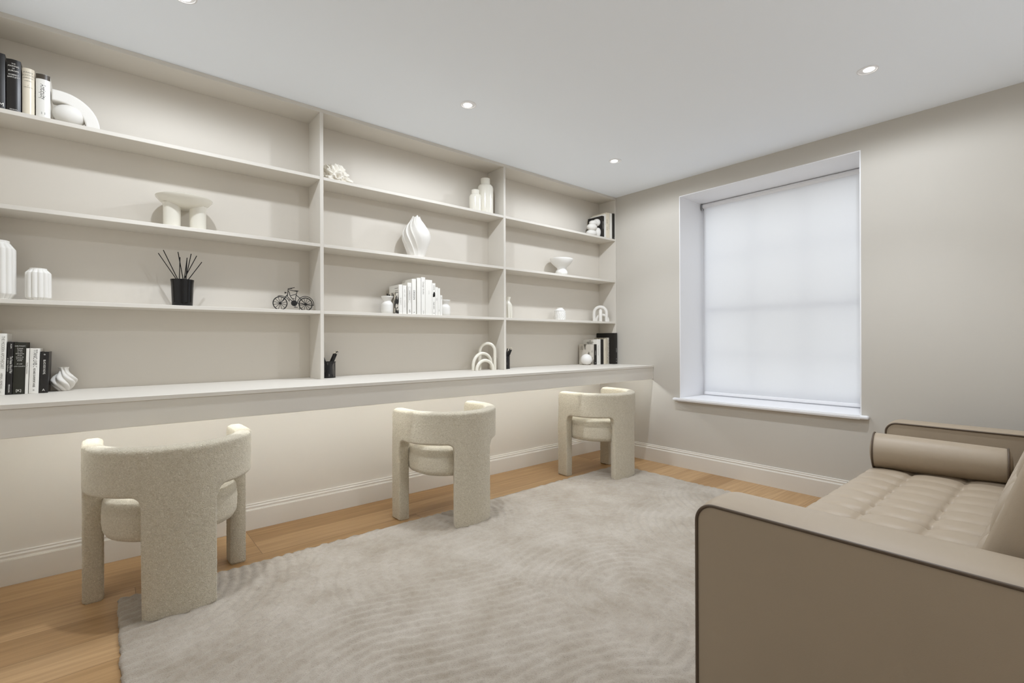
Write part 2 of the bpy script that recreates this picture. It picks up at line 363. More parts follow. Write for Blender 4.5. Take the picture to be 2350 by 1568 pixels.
# skirting boards: moulded profile (distance from wall, height)
PROF = [(0.0, 0.0), (0.018, 0.0), (0.018, 0.100), (0.0165, 0.1015), (0.0165, 0.1035), (0.0125, 0.105), (0.0115, 0.109), (0.0125, 0.117), (0.0105, 0.120), (0.0085, 0.1215), (0.0075, 0.1245), (0.0085, 0.1285), (0.006, 0.1315), (0.0, 0.1315)]
def skirting(name, a, b, nrm):
    a, b, nrm = Vector(a), Vector(b), Vector(nrm); V = []
    for p in (a, b):
        for d, h in PROF: V.append(p + nrm * d + Vector((0, 0, h)))
    n = len(PROF); Fc = [(i, (i + 1) % n, n + (i + 1) % n, n + i) for i in range(n)] + [tuple(range(n)), tuple(range(2 * n - 1, n - 1, -1))]
    return struct(obj(name, V, Fc, JOIN))
skirting('baseboard_back', (X0, 0, 0), (0, 0, 0), (0, -1, 0))
skirting('baseboard_right', (0, 0, 0), (0, Y0, 0), (-1, 0, 0))
skirting('baseboard_left', (X0, 0, 0), (X0, Y0, 0), (1, 0, 0))
skirting('baseboard_front', (X0, Y0, 0), (0, Y0, 0), (0, 1, 0))

# ------------------------------------------------------------------ window: white reveal, sash frame, glass, sill
win = bpy.data.objects.new('window_1', None); C.objects.link(win); win.location = (0.0, (WY0 + WY1) / 2, WZ0); struct(win)
win['label'] = 'white sash window deep in the right-hand wall, covered by a pale blind'
cy = (WY0 + WY1) / 2
def wl(y): return y - cy
bm = bmesh.new(); rt_ = 0.006; RD = 0.40
bx(bm, -0.0008, RD, wl(WY0), wl(WY0) + rt_, 0, WZ1 - WZ0); bx(bm, -0.0008, RD, wl(WY1) - rt_, wl(WY1), 0, WZ1 - WZ0)
bx(bm, -0.0008, RD, wl(WY0) + rt_, wl(WY1) - rt_, WZ1 - WZ0 - rt_, WZ1 - WZ0)
fin(bm, 'window_reveal', WHITE, win)
# sill board with rounded nose and horns
bm = bmesh.new(); bx(bm, -0.032, RD, wl(WY0) + 0.001, wl(WY1) - 0.001, -0.022, 0.0); bx(bm, -0.034, -0.0005, wl(WY0) - 0.040, wl(WY1) + 0.046, -0.0225, 0.0005, 0.009, 4)
fin(bm, 'window_sill', WHITE, win, True, auto=40)
SX = 0.352; H = WZ1 - WZ0
yl, yr = wl(WY0) + rt_, wl(WY1) - rt_
fr = bmesh.new(); fw = 0.05
bx(fr, SX, SX + 0.045, yl, yl + fw, 0, H - rt_); bx(fr, SX, SX + 0.045, yr - fw, yr, 0, H - rt_)
bx(fr, SX, SX + 0.045, yl + fw, yr - fw, 0, 0.07); bx(fr, SX, SX + 0.045, yl + fw, yr - fw, H - rt_ - 0.06, H - rt_)
frame = fin(fr, 'window_frame', WHITE, win)
mid = 0.66
box('meeting_rail', SX - 0.004, SX + 0.045, yl + fw, yr - fw, mid, mid + 0.05, WHITE, win)
for k in (1, 2):
    yy = yl + fw + (yr - yl - 2 * fw) * k / 3
    box('glazing_bar', SX + 0.008, SX + 0.035, yy - 0.011, yy + 0.011, 0.07, mid, WHITE, win)
    box('glazing_bar', SX + 0.008, SX + 0.035, yy - 0.011, yy + 0.011, mid + 0.05, H - rt_ - 0.06, WHITE, win)
box('glazing_bar', SX + 0.009, SX + 0.034, yl + fw, yr - fw, mid + 0.44, mid + 0.462, WHITE, win)
box('glazing_bar', SX + 0.009, SX + 0.034, yl + fw, yr - fw, 0.32, 0.342, WHITE, win)
box('window_pane', SX + 0.020, SX + 0.024, yl + fw, yr - fw, 0.07, mid, GLASS, win)
box('window_pane', SX + 0.020, SX + 0.024, yl + fw, yr - fw, mid + 0.05, H - rt_ - 0.06, GLASS, win)

# ------------------------------------------------------------------ roller blind
rb = thing('roller_blind', (0.325, cy, WZ0), 'white translucent roller blind pulled right down inside the window recess', 'blind')
bm = bmesh.new(); nz, ny = 24, 16; by0, by1 = yl + 0.008, yr - 0.022; zt, zb_ = H - 0.034, 0.028
V, Fc = [], []
for side in (0, 1):
    for i in range(nz + 1):
        for j in range(ny + 1):
            u, w = i / nz, j / ny
            V.append((0.0 + 0.0016 * math.sin(w * 9 + u * 2) * (1 - u) * 0.6 + side * 0.0008, by0 + (by1 - by0) * w, zb_ + (zt - zb_) * u))
n1 = (nz + 1) * (ny + 1)
for i in range(nz):
    for j in range(ny):
        a = i * (ny + 1) + j; Fc.append((a, a + 1, a + ny + 2, a + ny + 1))
me_b = obj('blind_fabric', V[:n1], Fc, BLIND, rb, True)
bm = bmesh.new(); bmesh.ops.create_cone(bm, cap_ends=True, segments=24, radius1=0.019, radius2=0.019, depth=by1 - by0 + 0.01, matrix=Matrix.Translation((0.004, (by0 + by1) / 2, H - 0.0265)) @ Matrix.Rotation(PI / 2, 4, 'X'))
fin(bm, 'roller_tube', WHITE, rb, True, auto=40)
bm = bmesh.new(); bx(bm, -0.006, 0.006, by0, by1, 0.006, 0.030, 0.005, 3); fin(bm, 'bottom_bar', WHITE, rb, True, auto=40)
box('bracket', -0.016, 0.020, yr - 0.0155, yr - 0.006, H - 0.058, H - 0.010, STEEL, rb, 0.002)
bm = bmesh.new()
for dx in (-0.010, 0.006):
    tube_into(bm, [(dx, yr - 0.018, H - 0.05), (dx * 0.9, yr - 0.019, 0.9), (dx * 0.5, yr - 0.018, 0.30), (-0.002, yr - 0.018, 0.22)], 0.0018, 6)
fin(bm, 'pull_chain', WHITE, rb, True)

# ------------------------------------------------------------------ recessed ceiling lamps
def spot_dir(p):
    return -1 if p[1] > -1 else 1
lamp_labels = {0: 'round white recessed ceiling lamp above the left bay of the shelves',
               1: 'round white recessed ceiling lamp above the middle bay of the shelves',
               2: 'round white recessed ceiling lamp above the right bay, farthest of the row by the shelves',
               3: 'round white recessed ceiling lamp above the sofa, nearest the window wall',
               4: 'round white recessed ceiling lamp above the near end of the sofa',
               }
for i, (lx, ly) in enumerate(LIGHT_ROWS):
    t = thing('recessed_ceiling_lamp', (lx, ly, ZC), lamp_labels[i], 'ceiling lamp', 'recessed lamps in the ceiling')
    lathe('trim_ring', [(0.0355, -0.0005), (0.0365, -0.0028), (0.039, -0.0030), (0.0415, -0.0018), (0.0420, 0.0), (0.0355, 0.0)], WHITE, t, 40)
    V, Fc = lathe_data([(0.0352, 0.0), (0.034, 0.012), (0.031, 0.03), (0.030, 0.034)], 40); Fc = Fc[:-2] + Fc[-1:]
    obj('lamp_cup', V, Fc, WHITE, t, True)
    # tilted lens disc
    lens = lathe('lens', [(0.0005, -0.0085), (0.010, -0.0078), (0.019, -0.0055), (0.026, -0.001), (0.028, 0.004), (0.0005, 0.005)], LENS, t, 32, rot=(math.radians(-12 if i < 3 else 10), 0, 0), loc=(0, 0, 0.003))
    for nm_, en_, sz_, bl_ in (('beam', BEAM_W, 100, 0.8), ('spill', SPILL_W, 178, 0.3)):
        ld = bpy.data.lights.new(nm_, 'SPOT'); ld.energy = en_; ld.spot_size = math.radians(sz_); ld.spot_blend = bl_; ld.shadow_soft_size = 0.024
        ld.color = (0.925, 0.985, 1.065)
        lo = bpy.data.objects.new(nm_, ld); C.objects.link(lo); lo.parent = t; lo.location = (0, 0, -0.035)

# ------------------------------------------------------------------ built-in shelving
SHW = thing('built_in_shelving', (X0, 0, DESK_Z), 'tall built-in taupe wall shelving in three open bays above the long desk', 'shelving')
def lb(name, x0, x1, y0, y1, z0, z1, m=JOIN, p=SHW, bev=0.0008):
    return box(name, x0 - X0, x1 - X0, y0, y1, z0 - DESK_Z, z1 - DESK_Z, m, p, bev, 1)
XR = -0.010
lb('top_panel', X0 + 0.018, XR, -SH_D, -0.0005, TOPZ, ZC)
for a, b in DIV: lb('divider', a, b, -SH_D, -0.0005, DESK_Z, TOPZ)
lb('side_panel', X0 + 0.0005, X0 + 0.018, -SH_D, -0.0005, DESK_Z, ZC); lb('side_panel', XR, -0.0005, -SH_D - 0.001, -0.0005, DESK_Z, ZC)
bays = [(X0 + 0.018, DIV[0][0]), (DIV[0][1], DIV[1][0]), (DIV[1][1], XR)]
for z in SHZ:
    for a, b in bays: lb('shelf', a, b, -SH_D + 0.0003, -0.0005, z, z + T)
S1, S2, S3 = [z + T for z in SHZ]

# ------------------------------------------------------------------ wall-to-wall desk
DK = thing('built_in_desk', (X0, 0, 0), 'long shallow taupe desk running wall to wall below the shelves', 'desk')
box('desktop', 0.0005, -X0 - 0.0005, -DESK_D, -0.0005, DESK_Z - T, DESK_Z - 0.0004, JOIN, DK, 0.001, 1)
box('apron', 0.0005, -X0 - 0.0005, -DESK_D + 0.004, -DESK_D + 0.022, APR_Z, DESK_Z - T, JOIN, DK, 0.001, 1)
box('light_strip', 0.05, -X0 - 0.09, -DESK_D + 0.15, -DESK_D + 0.165, DESK_Z - T - 0.012, DESK_Z - T - 0.001, STRIPM, DK)['label'] = 'glowing LED strip fixed under the desktop'

# ------------------------------------------------------------------ boucle chair
def seg_dist(P, poly):
    d = np.full(len(P), 1e9)
    for a, b in zip(poly[:-1], poly[1:]):
        a, b = np.array(a), np.array(b); ab = b - a; L2 = ab @ ab
        if L2 < 1e-14: continue
        t = np.clip(((P - a) @ ab) / L2, 0, 1); q = a + t[:, None] * ab
        d = np.minimum(d, np.hypot(*(P - q).T))
    return d
def make_chair(label):
    R, ST, TH, HT, ZB, FR = 0.272, 0.150, 0.062, 0.608, 0.438, 0.040
    L = 2 * ST + PI * R; mid_ = L / 2
    legs = [(0.0, 0.088), (mid_ - 0.120, mid_ + 0.120), (L - 0.088, L)]
    s = sorted(set(np.round(np.concatenate([np.arange(0, L, 0.005), np.arange(0, 0.036, 0.0015), L - np.arange(0, 0.036, 0.0015), [L] + [v for l in legs for v in l]] + [[l[0] - FR, l[1] + FR] for l in legs]), 5)))
    s = np.array([v for v in s if 0 <= v <= L]); keep = [0]
    key = {round(v, 5) for l in legs for v in l}
    for i in range(1, len(s)):
        if s[i] - s[keep[-1]] < (0.0012 if min(s[i], L - s[i]) < 0.037 else 0.0026):
            if round(s[i], 5) in key: keep[-1] = i
            continue
        keep.append(i)
    s = s[keep]
    def inleg(v): return any(a - 1e-6 <= v <= b + 1e-6 for a, b in legs)
    def zlow(v):
        if inleg(v): return ZB - FR
        d = min([v - b for a, b in legs if v > b] + [a - v for a, b in legs if v < a])
        return ZB - FR + math.sqrt(max(0, FR * FR - (FR - d) ** 2)) if d < FR else ZB
    cr = 0.035
    def ztop(v):
        d = min(v, L - v)
        base = HT + 0.0
        return base - cr + math.sqrt(cr * cr - (cr - d) ** 2) if d < cr else base
    # border polyline in (s, z)
    poly = [(v, ztop(v)) for v in s] + [(L, 0.0), (L - 0.088, 0.0)]
    for k, (a, b) in enumerate([(legs[1][1], legs[2][0]), (legs[0][1], legs[1][0])]):
        ss = [v for v in s if a <= v <= b][::-1]
        poly += [(ss[0], ZB - FR)] + [(v, zlow(v)) if not (v == a or v == b) else (v, ZB - FR) for v in ss]
        if k == 0: poly += [(a, 0.0), (legs[1][0], 0.0)]
    poly += [(legs[0][1], 0.0), (0.0, 0.0), (0.0, ztop(0.0))]
    nodes = {}; P = []; quads = []; part = []
    def node(sv, z):
        k = (round(sv, 5), round(z, 5))
        if k not in nodes: nodes[k] = len(P); P.append((sv, z))
        return nodes[k]
    NB = 32; NL = 80
    for i in range(len(s) - 1):
        a, b = s[i], s[i + 1]
        za = [zlow(a) + (ztop(a) - zlow(a)) * k / NB for k in range(NB + 1)]; zb = [zlow(b) + (ztop(b) - zlow(b)) * k / NB for k in range(NB + 1)]
        for k in range(NB): quads.append((node(a, za[k]), node(b, zb[k]), node(b, zb[k + 1]), node(a, za[k + 1]))); part.append(0)
        li = [n for n, (l0, l1) in enumerate(legs) if l0 - 1e-6 <= a and b <= l1 + 1e-6]
        if li:
            for k in range(NL):
                z0, z1 = (ZB - FR) * k / NL, (ZB - FR) * (k + 1) / NL
                quads.append((node(a, z0), node(b, z0), node(b, z1), node(a, z1))); part.append(1 + li[0])
    P = np.array(P); d = seg_dist(P, poly)
    rb_ = 0.009 + 0.007 * np.clip((P[:, 1] - 0.38) / 0.12, 0, 1)
    dd = np.minimum(np.clip(d, 0, None), rb_); inset = rb_ - np.sqrt(np.maximum(0, rb_ ** 2 - (rb_ - dd) ** 2))
    def pos(sv, z, t):
        if sv < ST: c = Vector((-R, ST - sv, 0)); n = Vector((-1, 0, 0))
        elif sv > L - ST: c = Vector((R, sv - (L - ST), 0)); n = Vector((1, 0, 0))
        else:
            th = PI + (sv - ST) / R; n = Vector((math.cos(th), math.sin(th), 0)); c = n * R
        p = c - n * t; return (p.x, p.y, z)
    pnx = rng.normal(0, 0.0006, len(P)); n0 = len(P); V = []
    for i, (sv, z) in enumerate(P): V.append(pos(sv, z, inset[i] + pnx[i]))
    for i, (sv, z) in enumerate(P): V.append(pos(sv, z, TH - inset[i] + pnx[i]))
    ecount = {}
    for q in quads:
        for a, b in zip(q, q[1:] + q[:1]): ecount.setdefault((min(a, b), max(a, b)), []).append((a, b))
    pf = [[], [], [], []]
    epart = {}
    for q, pt in zip(quads, part):
        pf[pt].append(q); pf[pt].append(tuple(v + n0 for v in q[::-1]))
        for a, b in zip(q, q[1:] + q[:1]):
            if len(ecount[(min(a, b), max(a, b))]) == 1: pf[pt].append((b, a, a + n0, b + n0))
    t = thing('boucle_chair', (0, 0, 0), label, 'chair', 'boucle chairs along the desk')
    for k, nm in enumerate(('backrest', 'leg', 'leg', 'leg')):
        used = sorted({v for f in pf[k] for v in f}); mp = {v: i for i, v in enumerate(used)}
        o = obj(nm, [(V[v][0], V[v][1], max(V[v][2], 0.0112)) if k == 2 else V[v] for v in used], [tuple(mp[v] for v in f) for f in pf[k]], BOUCLE, t, True)
    # seat: thick rounded cushion with a seam near its top edge
    prof = [(0.0, 0.262), (0.15, 0.262), (0.190, 0.264), (0.207, 0.272), (0.2155, 0.288), (0.218, 0.31), (0.2185, 0.347), (0.2175, 0.364), (0.2145, 0.3675), (0.2165, 0.372), (0.215, 0.386), (0.207, 0.399), (0.189, 0.409), (0.14, 0.415), (0.07, 0.4185), (0.0, 0.420)]
    fine = []
    for a, b in zip(prof[:-1], prof[1:]):
        nn = max(1, int(math.hypot(b[0] - a[0], b[1] - a[1]) / 0.006))
        for k in range(nn): fine.append((a[0] + (b[0] - a[0]) * k / nn, a[1] + (b[1] - a[1]) * k / nn))
    fine.append((0.0005, 0.420)); fine[0] = (0.0005, 0.262)
    def sq(th, k, r, z):
        c, s_ = abs(math.cos(th)), abs(math.sin(th)); n = 2.3
        return r / ((c ** n + s_ ** n) ** (1 / n)) + (rng.normal(0, 0.0006) if r > 0.02 else 0), 0
    lathe('seat', fine, BOUCLE, t, 150, sq, True, None)
    return t
def copy_thing(src, loc, rz, label):
    r = src.copy(); C.objects.link(r); r.location = loc; r.rotation_euler = (0, 0, rz); r['label'] = label
    for ch in list(src.children):
        c = ch.copy(); C.objects.link(c); c.parent = r
        for g_ in list(ch.children):
            d_ = g_.copy(); C.objects.link(d_); d_.parent = c
    return r
ch1 = make_chair('cream boucle chair nearest the camera, below the left bay of shelves')
ch1.location = (-3.196, -0.470, 0.0); ch1.rotation_euler = (0, 0, math.radians(0.6))
copy_thing(ch1, (-1.912, -0.470, 0.0), math.radians(0.5), 'cream boucle chair in the middle of the row, below the middle bay')
copy_thing(ch1, (-0.594, -0.465, 0.0), math.radians(0.5), 'cream boucle chair farthest away, in the corner by the window wall')

# ------------------------------------------------------------------ rug: carved pile
def rug():
    x0, x1, y0, y1 = -3.368, -0.352, -2.75, -0.466; h0 = 0.011
    nx, ny = 500, 380
    X = np.linspace(x0, x1, nx); Y = np.linspace(y0, y1, ny); XX, YY = np.meshgrid(X, Y, indexing='ij')
    def vn(sc, seed):
        r = np.random.default_rng(seed); gx, gy = int((x1 - x0) * sc) + 4, int((y1 - y0) * sc) + 4; G = r.random((gx, gy))
        u, v = (XX - x0) * sc, (YY - y0) * sc; i, j = u.astype(int), v.astype(int); fu, fv = u - i, v - j
        fu, fv = fu * fu * (3 - 2 * fu), fv * fv * (3 - 2 * fv)
        return (G[i, j] * (1 - fu) * (1 - fv) + G[i + 1, j] * fu * (1 - fv) + G[i, j + 1] * (1 - fu) * fv + G[i + 1, j + 1] * fu * fv)
    wob = (vn(4, 1) - 0.5) * 0.03 + (vn(30, 2) - 0.5) * 0.008
    cell = 0.62; H_ = np.zeros_like(XX)
    ci = np.floor((XX - x0) / cell).astype(int); cj = np.floor((YY - y1) / cell).astype(int)
    r = np.random.default_rng(5); kinds = r.integers(0, 6, (12, 12)); fx = (XX - x0) / cell - ci; fy = (YY - y1) / cell - cj
    k = kinds[ci % 12, cj % 12]
    per = 0.043
    f = [np.hypot(fx, fy) * cell, np.hypot(1 - fx, fy) * cell, np.hypot(fx, 1 - fy) * cell, np.hypot(0.5 - fx, fy) * cell, (XX * 0.35 + YY), (XX + YY * 0.25)]
    ph = np.choose(k, f) + wob
    ridge = 0.5 + 0.5 * np.cos(2 * PI * ph / per)
    amp = 0.0065 * (0.35 + 0.9 * vn(3, 9))
    Z = h0 + ridge ** 0.7 * amp + (vn(60, 3) - 0.5) * 0.0035 + (vn(140, 4) - 0.5) * 0.0035
    ex = np.minimum(np.minimum(XX - x0, x1 - XX), np.minimum(YY - y0, y1 - YY))
    Z = Z * np.clip((ex + 0.004) / 0.012, 0.15, 1) ** 0.5
    wb = (vn(40, 11) - 0.5) * 0.005 + (vn(120, 12) - 0.5) * 0.005
    XX = XX + np.where((XX - x0 < 0.02) | (x1 - XX < 0.02), wb, 0); YY = YY + np.where((YY - y0 < 0.02) | (y1 - YY < 0.02), wb, 0)
    V = np.stack([XX.ravel(), YY.ravel(), Z.ravel()], 1)
    idx = np.arange(nx * ny).reshape(nx, ny)
    q = np.stack([idx[:-1, :-1], idx[1:, :-1], idx[1:, 1:], idx[:-1, 1:]], -1).reshape(-1, 4)
    # underside
    b0 = len(V); border = list(idx[:, 0]) + list(idx[-1, 1:]) + list(idx[-2::-1, -1]) + list(idx[0, -2:0:-1])
    VB = V[border].copy(); VB[:, 2] = 0.0005; V = np.vstack([V, VB]); nb = len(border)
    faces = [tuple(map(int, a)) for a in q]
    for i in range(nb):
        j = (i + 1) % nb; faces.append((int(border[j]), int(border[i]), b0 + i, b0 + j))
    me = bpy.data.meshes.new('area_rug'); me.from_pydata(V.tolist(), [], faces); me.materials.append(PILE)
    me.polygons.foreach_set('use_smooth', [True] * len(me.polygons)); me.update()
    o = link('area_rug', me)
    tag(o, 'large ivory rug with carved arcs and ribs in its pile, on the oak floor', 'rug')
rug()

# ------------------------------------------------------------------ sofa
AX0, AX1, BX0, BX1 = -2.231, -2.066, -0.377, -0.232     # near arm, far arm
SF, SB, AH = -2.157, -2.965, 0.556                      # front, back, arm height
SO = thing('leather_sofa', ((AX0 + BX1) / 2, (SF + SB) / 2, 0), 'taupe leather sofa with tufted seat and dark piping, filling the lower right corner', 'sofa')
ox, oy = (AX0 + BX1) / 2, (SF + SB) / 2
def arm(name, x0, x1):
    """upholstered arm: crowned band over the front and top between two flat side panels, piped on the near side"""
    rr, zb_, cw, nw = 0.046, 0.055, 0.011, 14
    y1, y0 = SF - oy, SB - oy
    path = [(y1, z) for z in np.linspace(zb_, AH - rr, 24)]
    path += [(y1 - rr + rr * math.cos(a), AH - rr + rr * math.sin(a)) for a in np.linspace(0, PI / 2, 13)[1:]]
    path += [(y, AH) for y in np.linspace(y1 - rr, y0, 40)[1:]]
    nrm = [(1, 0)] * 24 + [(math.cos(a), math.sin(a)) for a in np.linspace(0, PI / 2, 13)[1:]] + [(0, 1)] * 39
    V = []; Fc = []
    for (y, z), (ny_, nz_) in zip(path, nrm):
        for k in range(nw + 1):
            t_ = k / nw; e_ = 1 - abs(2 * t_ - 1) ** 3.0; c = cw * e_ - 0.004 * (1 if k in (0, nw) else 0)
            V.append((x0 - ox + (x1 - x0) * t_, y + ny_ * c, z + nz_ * c))
    m_ = nw + 1
    for i in range(len(path) - 1):
        for k in range(nw): Fc.append((i * m_ + k, i * m_ + k + 1, (i + 1) * m_ + k + 1, (i + 1) * m_ + k))
    base = len(V); V += [(x0 - ox, y0, zb_), (x1 - ox, y0, zb_)]
    Fc.append([i * m_ for i in range(len(path))] + [base]); Fc.append([i * m_ + nw for i in range(len(path))][::-1] + [base + 1])
    Fc.append([base, base + 1] + [(len(path) - 1) * m_ + k for k in range(nw, -1, -1)]); Fc.append([k for k in range(nw + 1)] + [base + 1, base])
    o = obj(name, V, Fc, LEATHER, SO, True, auto=40)
    tube('piping', [(x0 - ox - 0.0005, y + ny_ * 0.0005, z + nz_ * 0.0005) for (y, z), (ny_, nz_) in zip(path, nrm)], 0.0040, PIPING, o, 8)
arm('armrest', AX0, AX1); arm('armrest', BX0, BX1)
box('base_frame', AX1 - ox, BX0 - ox, SB - oy, SF - oy - 0.012, 0.055, 0.285, LEATHER, SO, 0.006)
box('back_frame', AX1 - ox, BX0 - ox, SB - oy, SB - oy + 0.055, 0.285, AH, LEATHER, SO, 0.012, 3)
for sx in (AX0 + 0.09, BX1 - 0.09):
    for sy in (SF - 0.08, SB + 0.08):
        lathe('leg', [(0.018, 0.013 if sy > -2.7 else 0.0), (0.022, 0.056)], LEGW, SO, 20, cx=sx - ox, cy=sy - oy)
def cushion_top(name, u0, u1, v0, v1, zb, zt, du, rows, parent, puff=0.012, M=None, dip=0.020, piped=True, phase=0.0):
    """tufted box cushion; u along the sofa, v across, heightfield with stitched seams and button dips"""
    nu, nv = int((u1 - u0) / 0.008), int((v1 - v0) / 0.008)
    U = np.linspace(u0, u1, nu + 1); Vv = np.linspace(v0, v1, nv + 1); UU, VV = np.meshgrid(U, Vv, indexing='ij')
    k = np.round((UU - u0 - phase) / du); su = UU - u0 - phase - k * du            # distance to nearest cross seam
    edge = np.minimum(np.minimum(UU - u0, u1 - UU), np.minimum(VV - v0, v1 - VV)); crown = puff * (1 - np.exp(-np.clip(edge, 0, 1) / 0.035))
    Z = zt + crown
    on = ((UU - u0 > 0.03) & (u1 - UU > 0.03))
    front = np.clip((VV - max(rows)) / 0.05, 0, 1) if len(rows) == 3 else 0 * VV      # seams die out in the front panel
    for r_ in rows:
        dv = VV - r_; ext = np.where(dv > 0, 0.075, 0.035)
        # valley between the puffs: deep at each button, drawn out towards the front
        Z -= dip * np.exp(-(su / 0.017) ** 2) * np.exp(-(np.abs(dv) / ext) ** 1.2) * on
        Z -= 0.0080 * np.exp(-(dv / 0.008) ** 2) * on + 0.007 * np.exp(-(dv / 0.035) ** 2) * on
    Z -= 0.0018 * np.exp(-(su / 0.0035) ** 2) * on * (1 - front)
    Z -= 0.012 * np.exp(-np.clip(edge, 0, 1) / 0.004)
    Vt = [(a, b, c) for a, b, c in zip(UU.ravel(), VV.ravel(), Z.ravel())]
    idx = np.arange((nu + 1) * (nv + 1)).reshape(nu + 1, nv + 1); Fc = [tuple(map(int, q)) for q in np.stack([idx[:-1, :-1], idx[1:, :-1], idx[1:, 1:], idx[:-1, 1:]], -1).reshape(-1, 4)]
    border = [int(v) for v in list(idx[:, 0]) + list(idx[-1, 1:]) + list(idx[-2::-1, -1]) + list(idx[0, -2:0:-1])]; nb = len(border)
    hgt = zt - zb
    cu, cv = (u0 + u1) / 2, (v0 + v1) / 2; prev = border
    for q, (lv, bul) in enumerate([(0.90, 0.004), (0.75, 0.010), (0.5, 0.013), (0.25, 0.010), (0.08, 0.003), (0.0, -0.006)]):
        new = []
        for bi in border:
            a, b, c = Vt[bi]; nx_ = -1 if a <= u0 + 1e-6 else (1 if a >= u1 - 1e-6 else 0); ny_ = -1 if b <= v0 + 1e-6 else (1 if b >= v1 - 1e-6 else 0)
            new.append(len(Vt)); Vt.append((a + nx_ * bul, b + ny_ * bul, zb + (c - zb) * lv))
        for i in range(nb):
            j = (i + 1) % nb; Fc.append((prev[j], prev[i], new[i], new[j]))
        prev = new
    Fc.append(tuple(prev))
    if M is not None: Vt = [tuple(M @ Vector(p)) for p in Vt]
    o = obj(name, Vt, Fc, LEATHER, parent, True, auto=60)
    ring = [Vector(Vt[b]) for b in border[::3]]
    if piped: tube('piping', ring, 0.0032, PIPING, o, 6, True)
    return o
cushion_top('seat_cushion', AX1 - ox + 0.004, BX0 - ox - 0.004, SB + 0.06 - oy, SF - oy - 0.002, 0.285, 0.380, 0.1215, [-2.317 - oy, -2.490 - oy, -2.663 - oy], SO, phase=0.055, dip=0.021)
# back cushion: same construction, tipped up against the back frame
tilt = math.radians(72)
bw = 0.37
Mb = Matrix.Translation((0, -2.635 - oy, 0.392)) @ Matrix.Rotation(-tilt, 4, 'X') @ Matrix.Rotation(PI, 4, 'X')
Mb = Matrix(((1, 0, 0, 0), (0, -math.cos(tilt), math.sin(tilt), -2.722 - oy), (0, math.sin(tilt), math.cos(tilt), 0.402), (0, 0, 0, 1)))
cushion_top('back_cushion', AX1 - ox + 0.035, BX0 - ox - 0.02, 0.0, bw, -0.095, 0.085, 0.1215, [0.13, 0.26], SO, puff=0.022, M=Mb, phase=0.02, dip=0.022, piped=False)

# bolster lying on the seat against the far arm
bl = thing('bolster_cushion', (-0.624, -2.389, 0.4595), 'taupe leather bolster cushion lying on the sofa seat beside the far armrest', 'cushion', rz=math.radians(5.7))
br, bL = 0.0755, 0.222
prof = [(0.001, -bL - 0.012), (0.04, -bL - 0.010), (0.065, -bL - 0.003), (0.0745, -bL + 0.005)] + [(br + 0.0012 * math.sin(k / 12 * PI), -bL + 0.012 + (2 * bL - 0.024) * k / 12) for k in range(13)] + [(0.0745, bL - 0.005), (0.065, bL + 0.003), (0.04, bL + 0.010), (0.001, bL + 0.012)]
V, Fc = lathe_data(prof, 56); tp = lambda y: 1 + 0.07 * y / bL
V = [(v[0] * tp(v[2]), v[2], v[1] * tp(v[2])) for v in V]
obj('bolster_body', V, Fc, LEATHER, bl, True, auto=50)
for s_ in (-1, 1):
    tube('piping', [((br + 0.001) * tp(s_ * bL) * math.cos(2 * PI * k / 48), s_ * (bL - 0.003), (br + 0.001) * tp(s_ * bL) * math.sin(2 * PI * k / 48)) for k in range(48)], 0.0035, PIPING, bl, 8, True)

# ------------------------------------------------------------------ books
def book(x0, x1, z0, h, label, cover, yf=-0.168, depth=0.15, letters=(), ink=None, band=None, group=None, round_=0.003, lean=0.0, soft=False, extra=None, name='book'):
    cx = (x0 + x1) / 2; w = x1 - x0
    t = thing(name, (cx, yf, z0), label, 'book', group)
    t.rotation_euler = (0, lean, 0)
    hw = w / 2 - 0.0004
    # cover: rounded spine plus two boards, one C-shaped prism
    bt = min(0.0025, w * 0.14)
    outer = []; n = 8
    for k in range(n + 1):
        a = -1 + 2 * k / n; outer.append((a * hw, -round_ * (1 - a * a) + round_))
    path = [(-hw, depth)] + outer + [(hw, depth), (hw - bt, depth)] + [(a * (hw - bt) / hw, b + bt) for a, b in outer[::-1]] + [(-hw + bt, depth)]
    V = [(x, y, 0.0) for x, y in path] + [(x, y, h) for x, y in path]; m_ = len(path)
    Fc = [(i, (i + 1) % m_, m_ + (i + 1) % m_, m_ + i) for i in range(m_)]
    # end caps as quads between outer and inner rails
    half = len(outer) + 1
    for zoff in (0, m_):
        for i in range(half):
            a, b = i, i + 1; c, d_ = m_ - 1 - (i + 1), m_ - 1 - i
            Fc.append((zoff + a, zoff + b, zoff + c, zoff + d_))
    obj('cover', V, Fc, cover, t, True, auto=30)
    ov = 0.0 if soft else 0.003
    box('pages', -hw + bt + 0.0002, hw - bt - 0.0002, bt + round_ * 0.6, depth - ov - 0.001, ov, h - ov, PAGES, t)
    if band:
        for (za, zb, bm_) in band:
            ring = [(x * 1.004, y - 0.0003) for x, y in outer]
            V = [(x, y, za) for x, y in ring] + [(x, y, zb) for x, y in ring]; q = len(ring)
            obj('spine_band', V, [(i, i + 1, q + i + 1, q + i) for i in range(q - 1)], bm_, t, True)
    if letters:
        lettering([(b_, s_, x_, -0.00025, z_, md, xs) for b_, s_, x_, z_, md, xs in letters], ink or INK, t, hw=hw, rnd=round_)
    if extra: extra(t, hw, h)
    return t

